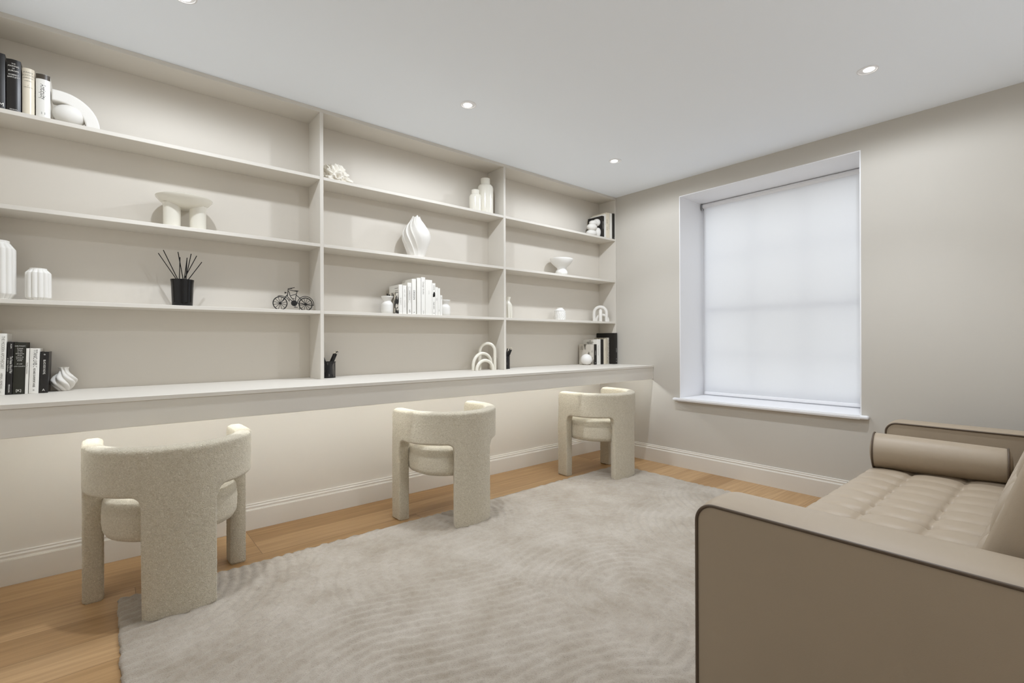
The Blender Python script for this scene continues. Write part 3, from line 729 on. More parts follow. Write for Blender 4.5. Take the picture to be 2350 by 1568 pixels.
# --- upper left books (left bay, top shelf)
YF = -0.172
book(-3.745, -3.6875, S1, 0.212, 'thick black book at the far left of the top shelf, cut by the picture edge', JK_BLACK, YF, 0.15, [('M', 0.02, 0.018, 0.018, 'h', 1)], INKW, group='books on the top shelf, left bay', round_=0.006)
book(-3.6855, -3.6455, S1, 0.199, 'black book with white lettering beside a cream book, top shelf left bay', JK_BLACK, YF, 0.15,
     [('THE', 0.006, 0, 0.182, 'h', 1), ('MAKING', 0.008, 0, 0.173, 'h', 1), ('OF', 0.006, 0, 0.164, 'h', 1), ('EUROPE', 0.008, 0, 0.155, 'h', 1), ('ROBERT', 0.0075, 0, 0.140, 'h', 1), ('BARTLETT', 0.0075, 0, 0.131, 'h', 0.95), ('PENGUIN', 0.005, 0, 0.008, 'h', 1)], INKW, group='books on the top shelf, left bay', round_=0.006)
book(-3.6435, -3.6085, S1, 0.180, 'cream jacketed book between a black book and a dark-topped white book, top shelf', JK_CREAM, YF, 0.15,
     [("KING'S", 0.0085, 0, 0.163, 'h', 1), ('SCHOOL', 0.0085, 0, 0.152, 'h', 1), ('WIMBLEDON', 0.005, 0, 0.142, 'h', 1), ('A HISTORY', 0.004, 0, 0.130, 'h', 1), ('BY', 0.003, 0, 0.112, 'h', 1), ('THE SCHOOL', 0.004, 0, 0.106, 'h', 1)], INKG, group='books on the top shelf, left bay', round_=0.009)
book(-3.6055, -3.5640, S1, 0.172, 'white book titled Antiquity with a dark brown top band, top shelf left bay', JK_WHITE, YF, 0.15,
     [('Antiquity', 0.023, 0.0, 0.102, 'v', 0.72), ('III', 0.017, 0.0, 0.018, 'v', 0.7)], INK, [(0.152, 0.1715, JK_BROWN)], group='books on the top shelf, left bay', round_=0.008)

# --- arch and ball sculpture beside them
t = thing('arch_sculpture', (-3.542, -0.135, S1), 'white quarter-arch sculpture curving over a ball, beside the Antiquity book', 'sculpture')
V, Fc = [], []; ro, ri, dp = 0.128, 0.083, 0.028; N = 26
pts = [(-0.019, ro), (-0.019, ri)]
prof2 = [(-0.019, ri, ro)] + [(None, a, None) for a in np.linspace(PI / 2, 0, N)]
secs = [((-0.019, ri), (-0.019, ro))] + [((ri * math.cos(a), ri * math.sin(a)), (ro * math.cos(a), ro * math.sin(a))) for a in np.linspace(PI / 2, 0, N)]
for (a, b) in secs:
    V += [(a[0], -dp, a[1]), (b[0], -dp, b[1]), (b[0], dp, b[1]), (a[0], dp, a[1])]
for i in range(len(secs) - 1):
    for k in range(4): Fc.append((4 * i + k, 4 * i + (k + 1) % 4, 4 * i + 4 + (k + 1) % 4, 4 * i + 4 + k))
Fc += [(0, 1, 2, 3), (4 * len(secs) - 1, 4 * len(secs) - 2, 4 * len(secs) - 3, 4 * len(secs) - 4)]
o = obj('arch', V, Fc, PLAST, t, True, auto=40)
bv = o.modifiers.new('soft_edge', 'BEVEL'); bv.width = 0.006; bv.segments = 3; bv.limit_method = 'ANGLE'; bv.angle_limit = math.radians(50)
uvsphere('ball', (0.032, 0.0, 0.042), 0.0515, 0.046, 0.042, PLAST, t)

# --- pedestal tray on two stub columns (left bay, second shelf)
t = thing('pedestal_bowl', (-3.116, -0.105, S2), 'cream round pedestal tray on two stubby columns, second shelf of the left bay', 'bowl')
lathe('tray', [(0.001, 0.098), (0.04, 0.098), (0.075, 0.108), (0.098, 0.124), (0.1105, 0.139), (0.112, 0.144), (0.108, 0.146), (0.09, 0.140), (0.05, 0.132), (0.001, 0.130)], GLAZE, t, 64, auto=60)
for sx in (-0.050, 0.050):
    lathe('column', [(0.0325, 0.0), (0.0335, 0.002), (0.0335, 0.10), (0.036, 0.108), (0.036, 0.112)], GLAZE, t, 40, cx=sx, cy=-0.012)

# --- ribbed vases (left bay, third shelf)
def ribbed(name, x, y, z, r, h, label, nr=14, group=None):
    t = thing(name, (x, y, z), label, 'vase', group)
    nk = [0.0, 0.02, 0.10, 0.12, 0.5, 0.84, 0.86, 0.95, 0.965, 1.0]
    rr = [0.70, 0.74, 0.99, 1.0, 1.0, 1.0, 0.99, 0.72, 0.66, 0.66]
    prof = []
    for a in range(len(nk) - 1):
        for q in range(4): f_ = q / 4; prof.append((r * (rr[a] + (rr[a + 1] - rr[a]) * f_), h * (nk[a] + (nk[a + 1] - nk[a]) * f_)))
    prof.append((r * 0.66, h)); prof += [(r * 0.60, h), (r * 0.58, h * 0.97), (r * 0.55, h * 0.7), (0.001, h * 0.68)]
    def fn(th, k, rad, zz):
        depth_ = 0.15 if rad > r * 0.72 else 0.03
        w = abs(((th * nr / (2 * PI)) % 1) - 0.5) * 2
        return rad * (1 - depth_ * (w ** 2.6)), 0
    lathe('vase_body', prof, CERAM, t, nr * 10, fn, True, 40)
    return t
ribbed('ribbed_vase', -3.7175, -0.110, S3, 0.052, 0.228, 'tall white ribbed vase cut by the left picture edge, third shelf', 14, 'white ribbed vases')
ribbed('ribbed_vase', -3.604, -0.110, S3, 0.039, 0.130, 'small white ribbed vase right of the tall ribbed one, third shelf', 12, 'white ribbed vases')

# --- reed diffuser
t = thing('reed_diffuser', (-3.1265, -0.110, S3), 'glossy black reed diffuser with fanned black sticks, third shelf of the left bay', 'diffuser')
lathe('jar', [(0.001, 0.0), (0.038, 0.0), (0.0405, 0.003), (0.0412, 0.02), (0.0445, 0.110), (0.0462, 0.120), (0.0462, 0.1235), (0.043, 0.1235), (0.0425, 0.118), (0.040, 0.09), (0.001, 0.088)], BLACKG, t, 56, auto=40)
px = 0.00175
tips = [(-0.0885, 0.240), (-0.073, 0.2506), (-0.014, 0.2545), (-0.011, 0.224), (0.019, 0.228), (0.021, 0.228), (0.033, 0.2457), (0.059, 0.244), (0.076, 0.2125)]
feet = [-0.0197, -0.018, 0.005, -0.0125, 0.007, 0.0155, 0.011, 0.005, 0.0205]
for k, ((tx, tz), fx_) in enumerate(zip(tips, feet)):
    dy = [0.01, -0.01, 0.012, -0.012, 0.0, 0.012, -0.008, 0.01, -0.004][k]
    a = Vector((tx, dy * 2, tz)); b = Vector((fx_, dy, 0.122)); bb = b + (b - a) * 0.22
    tube('reed', [a, bb], 0.0019, REED, t, 6)

# --- model bicycle; coordinates traced in a side view of 0.1114 mm per unit, laid into one plane then given depth
t = thing('model_bicycle', (-2.6375, -0.110, S3), 'black wire model bicycle at the right end of the third shelf, left bay', 'model bicycle')
U = 0.0001135
def bp_(x, y, dy=0.0): return ((x - 1130) * U, dy, (1268 - y) * U + 0.0012)
def wheel(cx, cy_):
    bm = bmesh.new()
    R_ = 298
    tube_into(bm, [bp_(cx + R_ * math.cos(2 * PI * k / 40), cy_ + R_ * math.sin(2 * PI * k / 40)) for k in range(40)], 0.0024, 8, True)
    for k in range(12):
        a = 2 * PI * (k + 0.5) / 12; tube_into(bm, [bp_(cx + 30 * math.cos(a), cy_ + 30 * math.sin(a)), bp_(cx + R_ * math.cos(a), cy_ + R_ * math.sin(a))], 0.0013, 5)
    bmesh.ops.create_cone(bm, cap_ends=True, segments=16, radius1=0.0065, radius2=0.0065, depth=0.005, matrix=Matrix.Translation(bp_(cx, cy_)) @ Matrix.Rotation(PI / 2, 4, 'X'))
    fin(bm, 'wheel', BLACK, t, True, auto=40)
wheel(537, 968); wheel(1660, 968)
def wires(name, lst, r=0.0018):
    bm = bmesh.new()
    for pl in lst: tube_into(bm, pl, r, 6)
    return fin(bm, name, BLACK, t, True, auto=50)
wires('frame', [[bp_(885, 280), bp_(870, 500), bp_(850, 640), bp_(900, 700), bp_(1060, 850)], [bp_(890, 390), bp_(930, 430), bp_(955, 560), bp_(1000, 650), bp_(1060, 730), bp_(1120, 750)], [bp_(970, 605), bp_(1240, 510)],
                [bp_(1285, 385), bp_(1240, 520), bp_(1195, 830)], [bp_(1245, 560), bp_(1400, 690), bp_(1640, 940)], [bp_(1130, 900), bp_(1400, 950), bp_(1660, 968)], [bp_(905, 320), bp_(1000, 338), bp_(1280, 385)]])
wires('fork', [[bp_(835, 560, -0.004), bp_(700, 740, -0.005), bp_(555, 950, -0.005)], [bp_(850, 570, 0.004), bp_(740, 740, 0.005), bp_(560, 960, 0.005)]])
wires('handlebar', [[bp_(885, 280), bp_(960, 262, -0.012), bp_(1110, 232, -0.024)], [bp_(885, 280), bp_(960, 262, 0.012), bp_(1110, 240, 0.024)]], 0.0017)
wires('mudguard', [[bp_(440, 640), bp_(520, 618), bp_(620, 618), bp_(710, 650), bp_(820, 710), bp_(900, 790), bp_(945, 868)], [bp_(930, 805), bp_(960, 780)]])
wires('mudguard', [[bp_(1660 + 375 * math.cos(a), 968 - 375 * math.sin(a)) for a in np.linspace(3.05, -0.08, 22)] + [bp_(2040, 1000), bp_(1960, 985), bp_(1700, 975)]])
bm = bmesh.new(); bmesh.ops.create_cone(bm, cap_ends=True, segments=28, radius1=135 * U, radius2=135 * U, depth=0.003, matrix=Matrix.Translation(bp_(1135, 940, -0.004)) @ Matrix.Rotation(PI / 2, 4, 'X')); fin(bm, 'chainring', BLACK, t, True, auto=40)
bm = bmesh.new(); bmesh.ops.create_cone(bm, cap_ends=True, segments=16, radius1=0.0055, radius2=0.002, depth=0.008, matrix=Matrix.Translation(bp_(775, 470)) @ Matrix.Rotation(PI / 2, 4, 'Y')); tube_into(bm, [bp_(775, 475), bp_(870, 490)], 0.0011, 6); fin(bm, 'headlamp', BLACK, t, True, auto=40)
bm = bmesh.new(); bmesh.ops.create_uvsphere(bm, u_segments=16, v_segments=10, radius=1.0)
for v in bm.verts: v.co = Vector(bp_(1230, 362)) + Vector((v.co.x * 0.0145, v.co.y * 0.0055, v.co.z * 0.0026))
fin(bm, 'saddle', BLACK, t, True)
bm = bmesh.new(); tube_into(bm, [bp_(1130, 940, -0.006), bp_(1190, 1130, -0.007)], 0.0011, 6); bx(bm, *sum([[a, b] for a, b in zip(bp_(1120, 1140, -0.016), bp_(1265, 1118, -0.006))], [])); tube_into(bm, [bp_(1130, 940, 0.004), bp_(1110, 720, 0.006)], 0.0011, 6)
bx(bm, *sum([[a, b] for a, b in zip(bp_(1080, 745, 0.004), bp_(1170, 715, 0.014))], [])); fin(bm, 'pedal', BLACK, t)
wires('kickstand', [[bp_(1400, 950, 0.004), bp_(1425, 1080, 0.012), bp_(1430, 1268, 0.022)]], 0.0012)

# --- coral stone
from mathutils import noise as mno
bm = bmesh.new(); bmesh.ops.create_icosphere(bm, subdivisions=6, radius=1.0)
for v in bm.verts:
    d_ = v.co.normalized(); q = d_ * 1.6 + Vector((3.1, 0.4, 7.7))
    k = 1.0
    f1 = mno.noise(q * 1.7); ridge = 1 - abs(mno.noise(q * 2.0 + Vector((5, 1, 2)))) * 2.2; r3 = 1 - abs(mno.noise(q * 4.6)) * 2.0
    k += 0.44 * f1 + 0.30 * (ridge - 0.6) + 0.06 * (r3 - 0.6) + 0.025 * mno.noise(q * 19)
    p = Vector((d_.x * 0.080 * k, d_.y * 0.052 * k, d_.z * 0.060 * k + 0.030)); p.z = max(p.z, 0.0)
    p.z *= 1.0 - 0.35 * max(0, min(1, (p.x - 0.02) / 0.08)); v.co = p
tag(fin(bm, 'coral_stone', CORAL, None, True, loc=(-2.412, -0.112, S1)), 'rough white coral piece at the left end of the top shelf, middle bay', 'coral')

# --- ivory bottles
def bottle(x, y, r, h, rn, hn, label):
    t = thing('bottle_vase', (x, y, S1), label, 'vase', 'ivory glazed bottle vases')
    zs = h - hn
    lathe('vase_body', [(0.001, 0.0), (r * 0.93, 0.0), (r * 0.985, 0.004), (r, 0.012), (r, zs - r * 0.55), (r * 0.985, zs - r * 0.38), (r * 0.93, zs - r * 0.2), (r * 0.80, zs - r * 0.04), (rn * 1.04, zs), (rn, zs + 0.004), (rn, h - 0.004), (rn * 0.98, h), (rn * 0.8, h), (rn * 0.78, h - 0.01), (rn * 0.7, zs), (0.001, zs - 0.002)], GLAZE, t, 56, auto=45)
bottle(-1.3580, -0.100, 0.0545, 0.256, 0.033, 0.043, 'taller ivory bottle vase at the right end of the top shelf, middle bay')
bottle(-1.4520, -0.110, 0.0425, 0.156, 0.0275, 0.030, 'shorter ivory bottle vase in front of the taller one, top shelf')

# --- pleated bud vase
t = thing('pleated_vase', (-1.9060, -0.105, S2), 'white bud-shaped vase with twisted pleats, second shelf of the middle bay', 'vase')
pr = [(0.0, 0.0465), (0.01, 0.0512), (0.05, 0.067), (0.1, 0.0865), (0.13, 0.0921), (0.16, 0.0865), (0.2, 0.0632), (0.225, 0.0437), (0.246, 0.026), (0.255, 0.0205)]
zz = np.linspace(0, 0.255, 40); rr_ = np.interp(zz, [a for a, b in pr], [b for a, b in pr])
rr_ = np.convolve(np.pad(rr_, 2, 'edge'), np.ones(5) / 5, 'valid')
prof = [(float(r), float(z)) for r, z in zip(rr_, zz)] + [(0.017, 0.252), (0.014, 0.22), (0.001, 0.20)]
def pleat(th, k, r, z):
    tw = -1.25 * (z / 0.255) ** 1.4; n = 14
    ph = (th * n / (2 * PI)) % 1.0
    saw = ph ** 1.5; grp = 0.75 + 0.45 * math.sin(th * 3 + 1.0)
    depth_ = 0.15 * grp * min(1, z / 0.05 + 0.10) * (1.0 if r > 0.035 else 0.6)
    return r * (1 - depth_ * (1 - saw)) if k < 40 else r, tw
V, Fc = lathe_data(prof, 182, pleat)
V = [(x, y, z + (0.010 * max(0, math.cos(math.atan2(y, x) * 4 + 0.8)) * max(0, (z - 0.225) / 0.03) if k_ // 182 < 41 else 0)) for k_, (x, y, z) in enumerate(V)]
obj('vase_body', V, Fc, PLAST, t, True, auto=55)

# --- candle pots and the white books between (middle bay, third shelf)
def pot(x, y, label):
    t = thing('candle_pot', (x, y, S3), label, 'pot', 'white flared pots flanking the white books')
    lathe('pot_body', [(0.001, 0.0), (0.0309, 0.0), (0.0346, 0.004), (0.0355, 0.02), (0.0355, 0.052), (0.0337, 0.061), (0.0282, 0.068), (0.0232, 0.0725), (0.0223, 0.076), (0.0255, 0.083), (0.0319, 0.094), (0.035, 0.101), (0.0355, 0.1045), (0.0337, 0.1055), (0.03, 0.098), (0.0182, 0.088), (0.001, 0.086)], CERAM, t, 56, auto=60)
pot(-2.110, -0.118, 'white flared pot left of the row of white books, middle bay')
pot(-1.701, -0.110, 'white flared pot right of the row of white books, half hidden')
G = 'white books standing in the middle bay'
def cov_lines(n, z0, dz, m=INK):
    def f_(t, hw, h):
        bm = bmesh.new()
        for k in range(n): bx(bm, -hw - 0.0008, -hw - 0.0002, 0.012, 0.055 - 0.006 * (k % 2), z0 - k * dz, z0 - k * dz + 0.002)
        fin(bm, 'cover_lettering', m, t)
    return f_
MB = [(-2.077, -2.0600, 0.128, JK_ZEBRA, 'slim book with a black and white photo cover, behind the left pot', [('ZEBRA', 0.006, 0, 0.11, 'v', 1)], INKG, None),
      (-2.0590, -2.0355, 0.175, JK_WHITE, 'white book second from the left of the row, taller than the photo-covered one', [('N I G H T', 0.010, 0.0, 0.075, 'v', 1), ('.', 0.02, 0, 0.018, 'h', 1)], INKG, cov_lines(3, 0.155, 0.016)),
      (-2.0340, -2.0075, 0.172, JK_WHITE, 'white book with spaced grey lettering, third from the left of the row', [('A R T   O F', 0.009, 0.0, 0.125, 'v', 1), ('L I V I N G', 0.009, 0.0, 0.06, 'v', 1)], INKG, None),
      (-2.0015, -1.9745, 0.191, JK_WHITE, 'white book with a boxed title and a small black drawing at its foot', [('LIVING IN STYLE', 0.008, 0.0, 0.115, 'v', 1), ('S', 0.022, 0, 0.018, 'h', 1)], INK, None),
      (-1.9720, -1.9430, 0.216, JK_WHITE, 'white book with bold black letters spelling DESIGN down its spine', [('DESIGN', 0.017, 0.0, 0.118, 'v', 1), ('A', 0.01, 0, 0.012, 'h', 1)], INK, None),
      (-1.9380, -1.9090, 0.225, JK_WHITE, 'plain white book without visible title, right of the DESIGN book', [], INKG, None),
      (-1.9070, -1.8795, 0.232, JK_WHITE, 'tallest white book of the row, with a thin title down its spine', [('Design Studio', 0.014, 0.0, 0.165, 'v', 1), ('VOGUE', 0.006, 0, 0.015, 'v', 1)], INKG, None),
      (-1.8785, -1.8300, 0.219, JK_WHITE, 'thickest plain white book, right of the tallest one', [('H O M E', 0.006, 0.0, 0.14, 'v', 1)], INKG, None),
      (-1.8290, -1.8065, 0.201, JK_WHITE, 'white book with a black animal silhouette on its spine', [('Kindred', 0.009, 0.0, 0.172, 'v', 1), ('single name', 0.010, 0.0, 0.06, 'v', 1), ('H', 0.010, 0, 0.011, 'h', 1)], INK, None),
      (-1.8055, -1.7878, 0.177, JK_WHITE, 'narrow white book right of the one with the black animal', [('essays', 0.007, 0.0, 0.10, 'v', 1)], INKG, None),
      (-1.7870, -1.7718, 0.172, JK_WHITE, 'narrow white book second from the right end of the row', [('notes', 0.006, 0.0, 0.03, 'v', 1)], INKG, None),
      (-1.7710, -1.7560, 0.128, JK_WHITE, 'shortest white book at the right end of the row, touching the pot', [('poems', 0.006, 0.0, 0.11, 'v', 1)], INKG, None)]
for k, (a, b, h, m_, lab, let, ink, ex) in enumerate(MB):
    o = book(a, b, S3, h, lab, m_, -0.168, 0.13, let, ink, group=G, round_=0.0015, soft=True, extra=ex)
    if k == 8:   # animal silhouette on the spine
        bm = bmesh.new()
        for cx_, cz_, rx_, rz_ in ((0, 0.128, 0.0075, 0.012), (0.001, 0.140, 0.005, 0.006), (0.005, 0.134, 0.004, 0.003), (-0.002, 0.119, 0.006, 0.006), (0.005, 0.122, 0.003, 0.005)):
            bmesh.ops.create_circle(bm, cap_ends=True, segments=16, radius=1.0, matrix=Matrix.Translation((cx_, -0.0007, cz_)) @ Matrix.Diagonal((rx_, 1, rz_, 1)) @ Matrix.Rotation(PI / 2, 4, 'X'))
        fin(bm, 'spine_emblem', INK, o)
    if k == 3:
        bm = bmesh.new()
        for (xa, xb, za, zb) in ((-0.008, -0.0074, 0.070, 0.165), (0.0074, 0.008, 0.070, 0.165), (-0.008, 0.008, 0.1644, 0.165)): bx(bm, xa, xb, -0.001, -0.0004, za, zb)
        fin(bm, 'spine_emblem', INKG, o)

# --- right bay, third shelf: fluted bottle, faceted pot, looped arches
t = thing('fluted_bottle', (-1.1680, -0.105, S3), 'white fluted bottle vase half hidden behind the divider, right bay', 'vase')
prof = [(0.001, 0.0), (0.038, 0.0), (0.0405, 0.002), (0.0395, 0.05), (0.0365, 0.098), (0.034, 0.102), (0.024, 0.118), (0.0205, 0.124), (0.021, 0.135), (0.0255, 0.151), (0.0262, 0.1545), (0.0235, 0.1545), (0.018, 0.135), (0.001, 0.13)]
lathe('vase_body', prof, GLAZE, t, 120, lambda th, k, r, z: (r * (1 - (0.07 if 0 < k < 5 else 0.0) * abs(math.sin(th * 6)) ** 0.6), 0), True, 50)
t = thing('faceted_pot', (-0.6210, -0.105, S3), 'small white pot with a diamond-faceted body, third shelf of the right bay', 'pot')
fp = [(0.001, 0.0), (0.038, 0.0)] + [(0.0435 + 0.002 * math.sin(k / 8 * PI), 0.002 + 0.070 * k / 8) for k in range(9)] + [(0.044, 0.075), (0.028, 0.089), (0.0265, 0.091), (0.0265, 0.098), (0.025, 0.099), (0.023, 0.092), (0.001, 0.07)]
def facet(th, k, r, z):
    if 2 <= k <= 10:
        q = 16; a = (th * q / (2 * PI)) + 0.5 * ((k - 2) // 2 % 2); w = abs((a % 1) - 0.5) * 2
        return r * (1 + 0.07 * (w if k % 2 else 1 - w) - 0.03), 0.06 * (k - 2)
    return r, 0
lathe('pot_body', fp, CERAM, t, 128, facet, True, 18)
def archloop(a, b, top, sag=0.0, n=30):
    """upright arch from foot a to foot b reaching height top"""
    a, b = Vector(a), Vector(b); pts = []
    half = (b - a).length / 2; leg = max(0.0, top - half * 1.05); m = (a + b) / 2; u = (b - a).normalized()
    pts.append(a); 
    if leg > 0.004: pts += [a + Vector((0, 0, leg * k / 4)) for k in (1, 2, 3)]
    for k in range(n + 1):
        th = PI - PI * k / n; pts.append(m + u * half * math.cos(th) + Vector((0, 0, leg + (top - leg) * math.sin(th))))
    if leg > 0.004: pts += [b + Vector((0, 0, leg * k / 4)) for k in (3, 2, 1)]
    pts.append(b); return pts
t = thing('knot_sculpture', (-0.120, -0.105, S3), 'chunky white sculpture of three interlocking arches, third shelf of the right bay', 'sculpture')
tube('arch', archloop((-0.034, 0.0405, 0), (0.032, -0.0405, 0), 0.128), 0.0140, PLAST, t, 20)
tube('arch', archloop((-0.022, 0.024, 0), (0.045, -0.046, 0), 0.058), 0.0130, PLAST, t, 20)
tube('arch', archloop((-0.034, -0.030, 0), (0.036, 0.028, 0), 0.096), 0.0145, PLAST, t, 20)

# --- right bay, second shelf: sculptural footed bowl
t = thing('footed_bowl', (-0.6010, -0.105, S2), 'wide white footed bowl casting a shadow, second shelf of the right bay', 'bowl')
lathe('bowl_body', [(0.001, 0), (0.036, 0), (0.046, 0.008), (0.049, 0.022), (0.045, 0.038), (0.036, 0.048), (0.033, 0.055), (0.037, 0.064), (0.055, 0.078), (0.073, 0.095), (0.085, 0.113), (0.0905, 0.127), (0.0915, 0.133), (0.0895, 0.136), (0.082, 0.128), (0.06, 0.105), (0.03, 0.09), (0.001, 0.085)], CERAM, t, 72, lambda th, k, r, z: (r * (1 + 0.035 * math.cos(th * 2 + 0.6) * min(1, z / 0.08)), 0), True, 60)

# --- right bay, top shelf: pebbles and books
t = thing('pebble_sculpture', (-0.225, -0.128, S1), 'white stacked pebble sculpture in front of the books, top shelf of the right bay', 'sculpture')
for c_, r_ in (((-0.035, 0.0, 0.026), (0.050, 0.036, 0.027)), ((0.038, -0.006, 0.040), (0.028, 0.028, 0.041)), ((-0.028, 0.0, 0.079), (0.047, 0.034, 0.028)), ((0.000, 0.006, 0.118), (0.042, 0.030, 0.022)), ((0.036, 0.0, 0.126), (0.036, 0.030, 0.030))):
    uvsphere('pebble', c_, r_[0] * 1.08, r_[1] * 1.1, r_[2] * 1.07, PLAST, t)
G = 'books at the right end of the top shelf'
for (a, b, h, m_, lab, let, ink) in [
    (-0.183, -0.153, 0.178, JK_BLACK, 'black book behind the pebble sculpture, cover facing left, top shelf', [('PHOTOGRAPHY', 0.009, 0, 0.10, 'v', 1)], INKW),
    (-0.151, -0.129, 0.198, JK_WHITE, 'white book next to the black one behind the pebbles, top shelf', [('ATELIER', 0.007, 0, 0.12, 'v', 1)], INKG),
    (-0.128, -0.101, 0.214, JK_CREAM, 'cream book with dark lettering in the middle of the far top-shelf group', [('HOUSES', 0.010, 0, 0.14, 'v', 1), ('PLANS', 0.010, 0, 0.08, 'v', 1)], INK),
    (-0.100, -0.078, 0.217, JK_CREAM, 'cream book with faint grey lettering, fourth in the far top-shelf group', [('INTERIORS', 0.010, 0, 0.10, 'v', 1)], INKG),
    (-0.077, -0.046, 0.217, JK_WHITE, 'white untitled book beside the two black ones, top shelf right corner', [], INKG),
    (-0.045, -0.028, 0.221, JK_BLACK, 'slim black book, second from the wall in the far top-shelf group', [], INKW),
    (-0.027, -0.0115, 0.223, JK_BLACK, 'slim black book touching the side panel, top shelf right corner', [('o', 0.01, 0, 0.012, 'h', 1)], INKW)]:
    book(a, b, S1, h, lab, m_, -0.178, 0.155, let, ink, group=G, round_=0.001, soft=True)

# --- desk, right end: books and round candle
G = 'books at the right end of the desk'
def cov_text(lines, m=INK, y=0.06, z=0.14, s=0.010):
    def f_(t, hw, h):
        lettering([(w_, s, -hw - 0.0006, y, z - k * s * 1.25, 'c', 1) for k, w_ in enumerate(lines)], m, t, 'cover_lettering')
    return f_
DKB = [(-0.3000, -0.2580, 0.172, JK_PHOTO, 'white paperback with a grey photo cover, behind the round candle on the desk', [('|', 0.014, 0.0, 0.015, 'h', 1)], INK, -0.150, 0.13, cov_text(['Rural', 'Studio', 'at Work'], z=0.155, y=0.10)),
       (-0.2560, -0.2230, 0.172, JK_BLACK, 'black book between the grey-photo book and a taller white one, on the desk', [('o', 0.012, 0, 0.016, 'h', 1), ('MODERNISM', 0.007, 0, 0.10, 'v', 1)], INKW, -0.150, 0.13, None),
       (-0.2210, -0.1720, 0.214, JK_WHITE, 'white book with grey lettering on its cover and spine, middle of the desk group', [('FOUNDATIONS', 0.012, -0.008, 0.12, 'v', 1), ('I', 0.016, -0.008, 0.02, 'h', 1)], INKG, -0.150, 0.15, cov_text(['THE', 'GARDEN HOUSE', 'AND OTHERS'], z=0.20, y=0.075)),
       (-0.1700, -0.1330, 0.214, JK_BLACK, 'black book with two faint dots right of the white lettered one, on the desk', [(':', 0.016, 0, 0.155, 'h', 1)], INKG, -0.150, 0.15, None),
       (-0.1310, -0.0990, 0.216, JK_CREAM, 'cream book right of the black one, on the desk', [('TOWNS', 0.007, 0.008, 0.13, 'v', 1)], INKG, -0.150, 0.15, None),
       (-0.0980, -0.0800, 0.216, JK_BEIGE, 'slim beige book between cream and speckled ones, on the desk', [], INKG, -0.150, 0.15, None),
       (-0.0790, -0.0560, 0.228, JK_SPECK, 'speckled grey-brown book against the big black one, on the desk', [], INK, -0.150, 0.15, None)]
for (a, b, h, m_, lab, let, ink, yf, dp_, ex) in DKB:
    book(a, b, DESK_Z, h, lab, m_, yf, dp_, let, ink, group=G, round_=0.001, soft=True, extra=ex)
book(-0.0540, -0.0115, DESK_Z, 0.268, 'large black book, tallest on the desk, standing against the window wall', JK_BLACK, -0.203, 0.195, [('o', 0.016, 0.008, 0.045, 'h', 1), ('o', 0.016, 0.008, 0.024, 'h', 1), ('GARDENS', 0.008, 0.008, 0.12, 'v', 1)], INKW, group=G, round_=0.002)
t = thing('round_candle', (-0.3260, -0.125, DESK_Z), 'round white ball candle with a curled wick, on the desk by the window wall', 'candle')
uvsphere('candle_ball', (0, 0, 0.0445), 0.0475, 0.0475, 0.0465, WAX, t, fn=lambda c: 1.0)
tube('wick', [(0, 0, 0.088), (0.001, 0, 0.094), (0.005, 0, 0.101), (0.007, 0, 0.108)], 0.0014, WICK, t, 6)
bm = bmesh.new()

# --- looped arches on the desk, middle bay
t = thing('loop_sculpture', (-1.385, -0.110, DESK_Z), 'white sculpture of three joined slender arches, on the desk below the middle bay', 'sculpture')
tube('arch', archloop((-0.004, 0.040, 0), (0.083, -0.020, 0), 0.185), 0.0112, GLAZE, t, 18)
tube('arch', archloop((-0.090, 0.000, 0), (0.068, 0.000, 0), 0.116), 0.0112, GLAZE, t, 18)
tube('arch', archloop((-0.080, -0.026, 0), (0.058, -0.030, 0), 0.068), 0.0112, GLAZE, t, 18)

# --- pencil cups
def cup(x, y, label, seed, n=11):
    t = thing('pencil_cup', (x, y, DESK_Z), label, 'pencil cup', 'black wire pencil cups')
    w = 0.037; bm = bmesh.new()
    V, Fc = lathe_data([(w, 0.003), (w, 0.086)], 40); Fc = Fc[:-2]
    obj('mesh_wall', V, Fc, WIRE, t, True)
    lathe('cup_base', [(0.001, 0.0), (w + 0.001, 0.0), (w + 0.001, 0.004), (0.001, 0.004)], BLACK, t, 40)
    tube('rim', [((w + 0.001) * math.cos(2 * PI * k / 40), (w + 0.001) * math.sin(2 * PI * k / 40), 0.087) for k in range(40)], 0.0022, BLACK, t, 8, True)
    r = random.Random(seed)
    for k in range(n):
        a = r.uniform(-0.5, 0.5); d = 1 if k < n - 3 else -1
        foot = Vector((-d * r.uniform(0.010, 0.026), r.uniform(-0.02, 0.02), 0.006)); tip = Vector((d * r.uniform(0.030, 0.062), foot.y * 0.4 + r.uniform(-0.018, 0.018), 0.0)); 
        hh = r.uniform(0.138, 0.160) ; tip.z = hh
        # keep the shaft inside the rim
        q = foot + (tip - foot) * (0.087 / hh)
        if q.xy.length > w - 0.005: 
            s_ = (w - 0.006) / q.xy.length; tip.x *= s_; tip.y *= s_; foot.x *= s_; foot.y *= s_
        dr = (tip - foot).normalized()
        o = tube('pencil', [foot, tip - dr * 0.012], 0.0036, BLACK, None, 6, loc=(x, y, DESK_Z))
        tag(o, PEN_LAB[x < -2, d > 0], 'pencil', 'black pencils ' + ('in the left cup' if x < -2 else 'in the right cup'))
        tube('sharpened_tip', [tip - dr * 0.012, tip], [0.0035, 0.0006], JK_CREAM, o, 6)
    return t
PEN_LAB = {(True, True): 'black pencil leaning right in the wire cup beside the left divider, middle bay', (True, False): 'black pencil leaning left in the wire cup beside the left divider, middle bay',
           (False, True): 'black pencil leaning right in the wire cup beside the second divider, right bay', (False, False): 'black pencil leaning left in the wire cup beside the second divider, right bay'}
cup(-2.4470, -0.080, 'black wire mesh pencil cup on the desk just right of the left divider', 4)
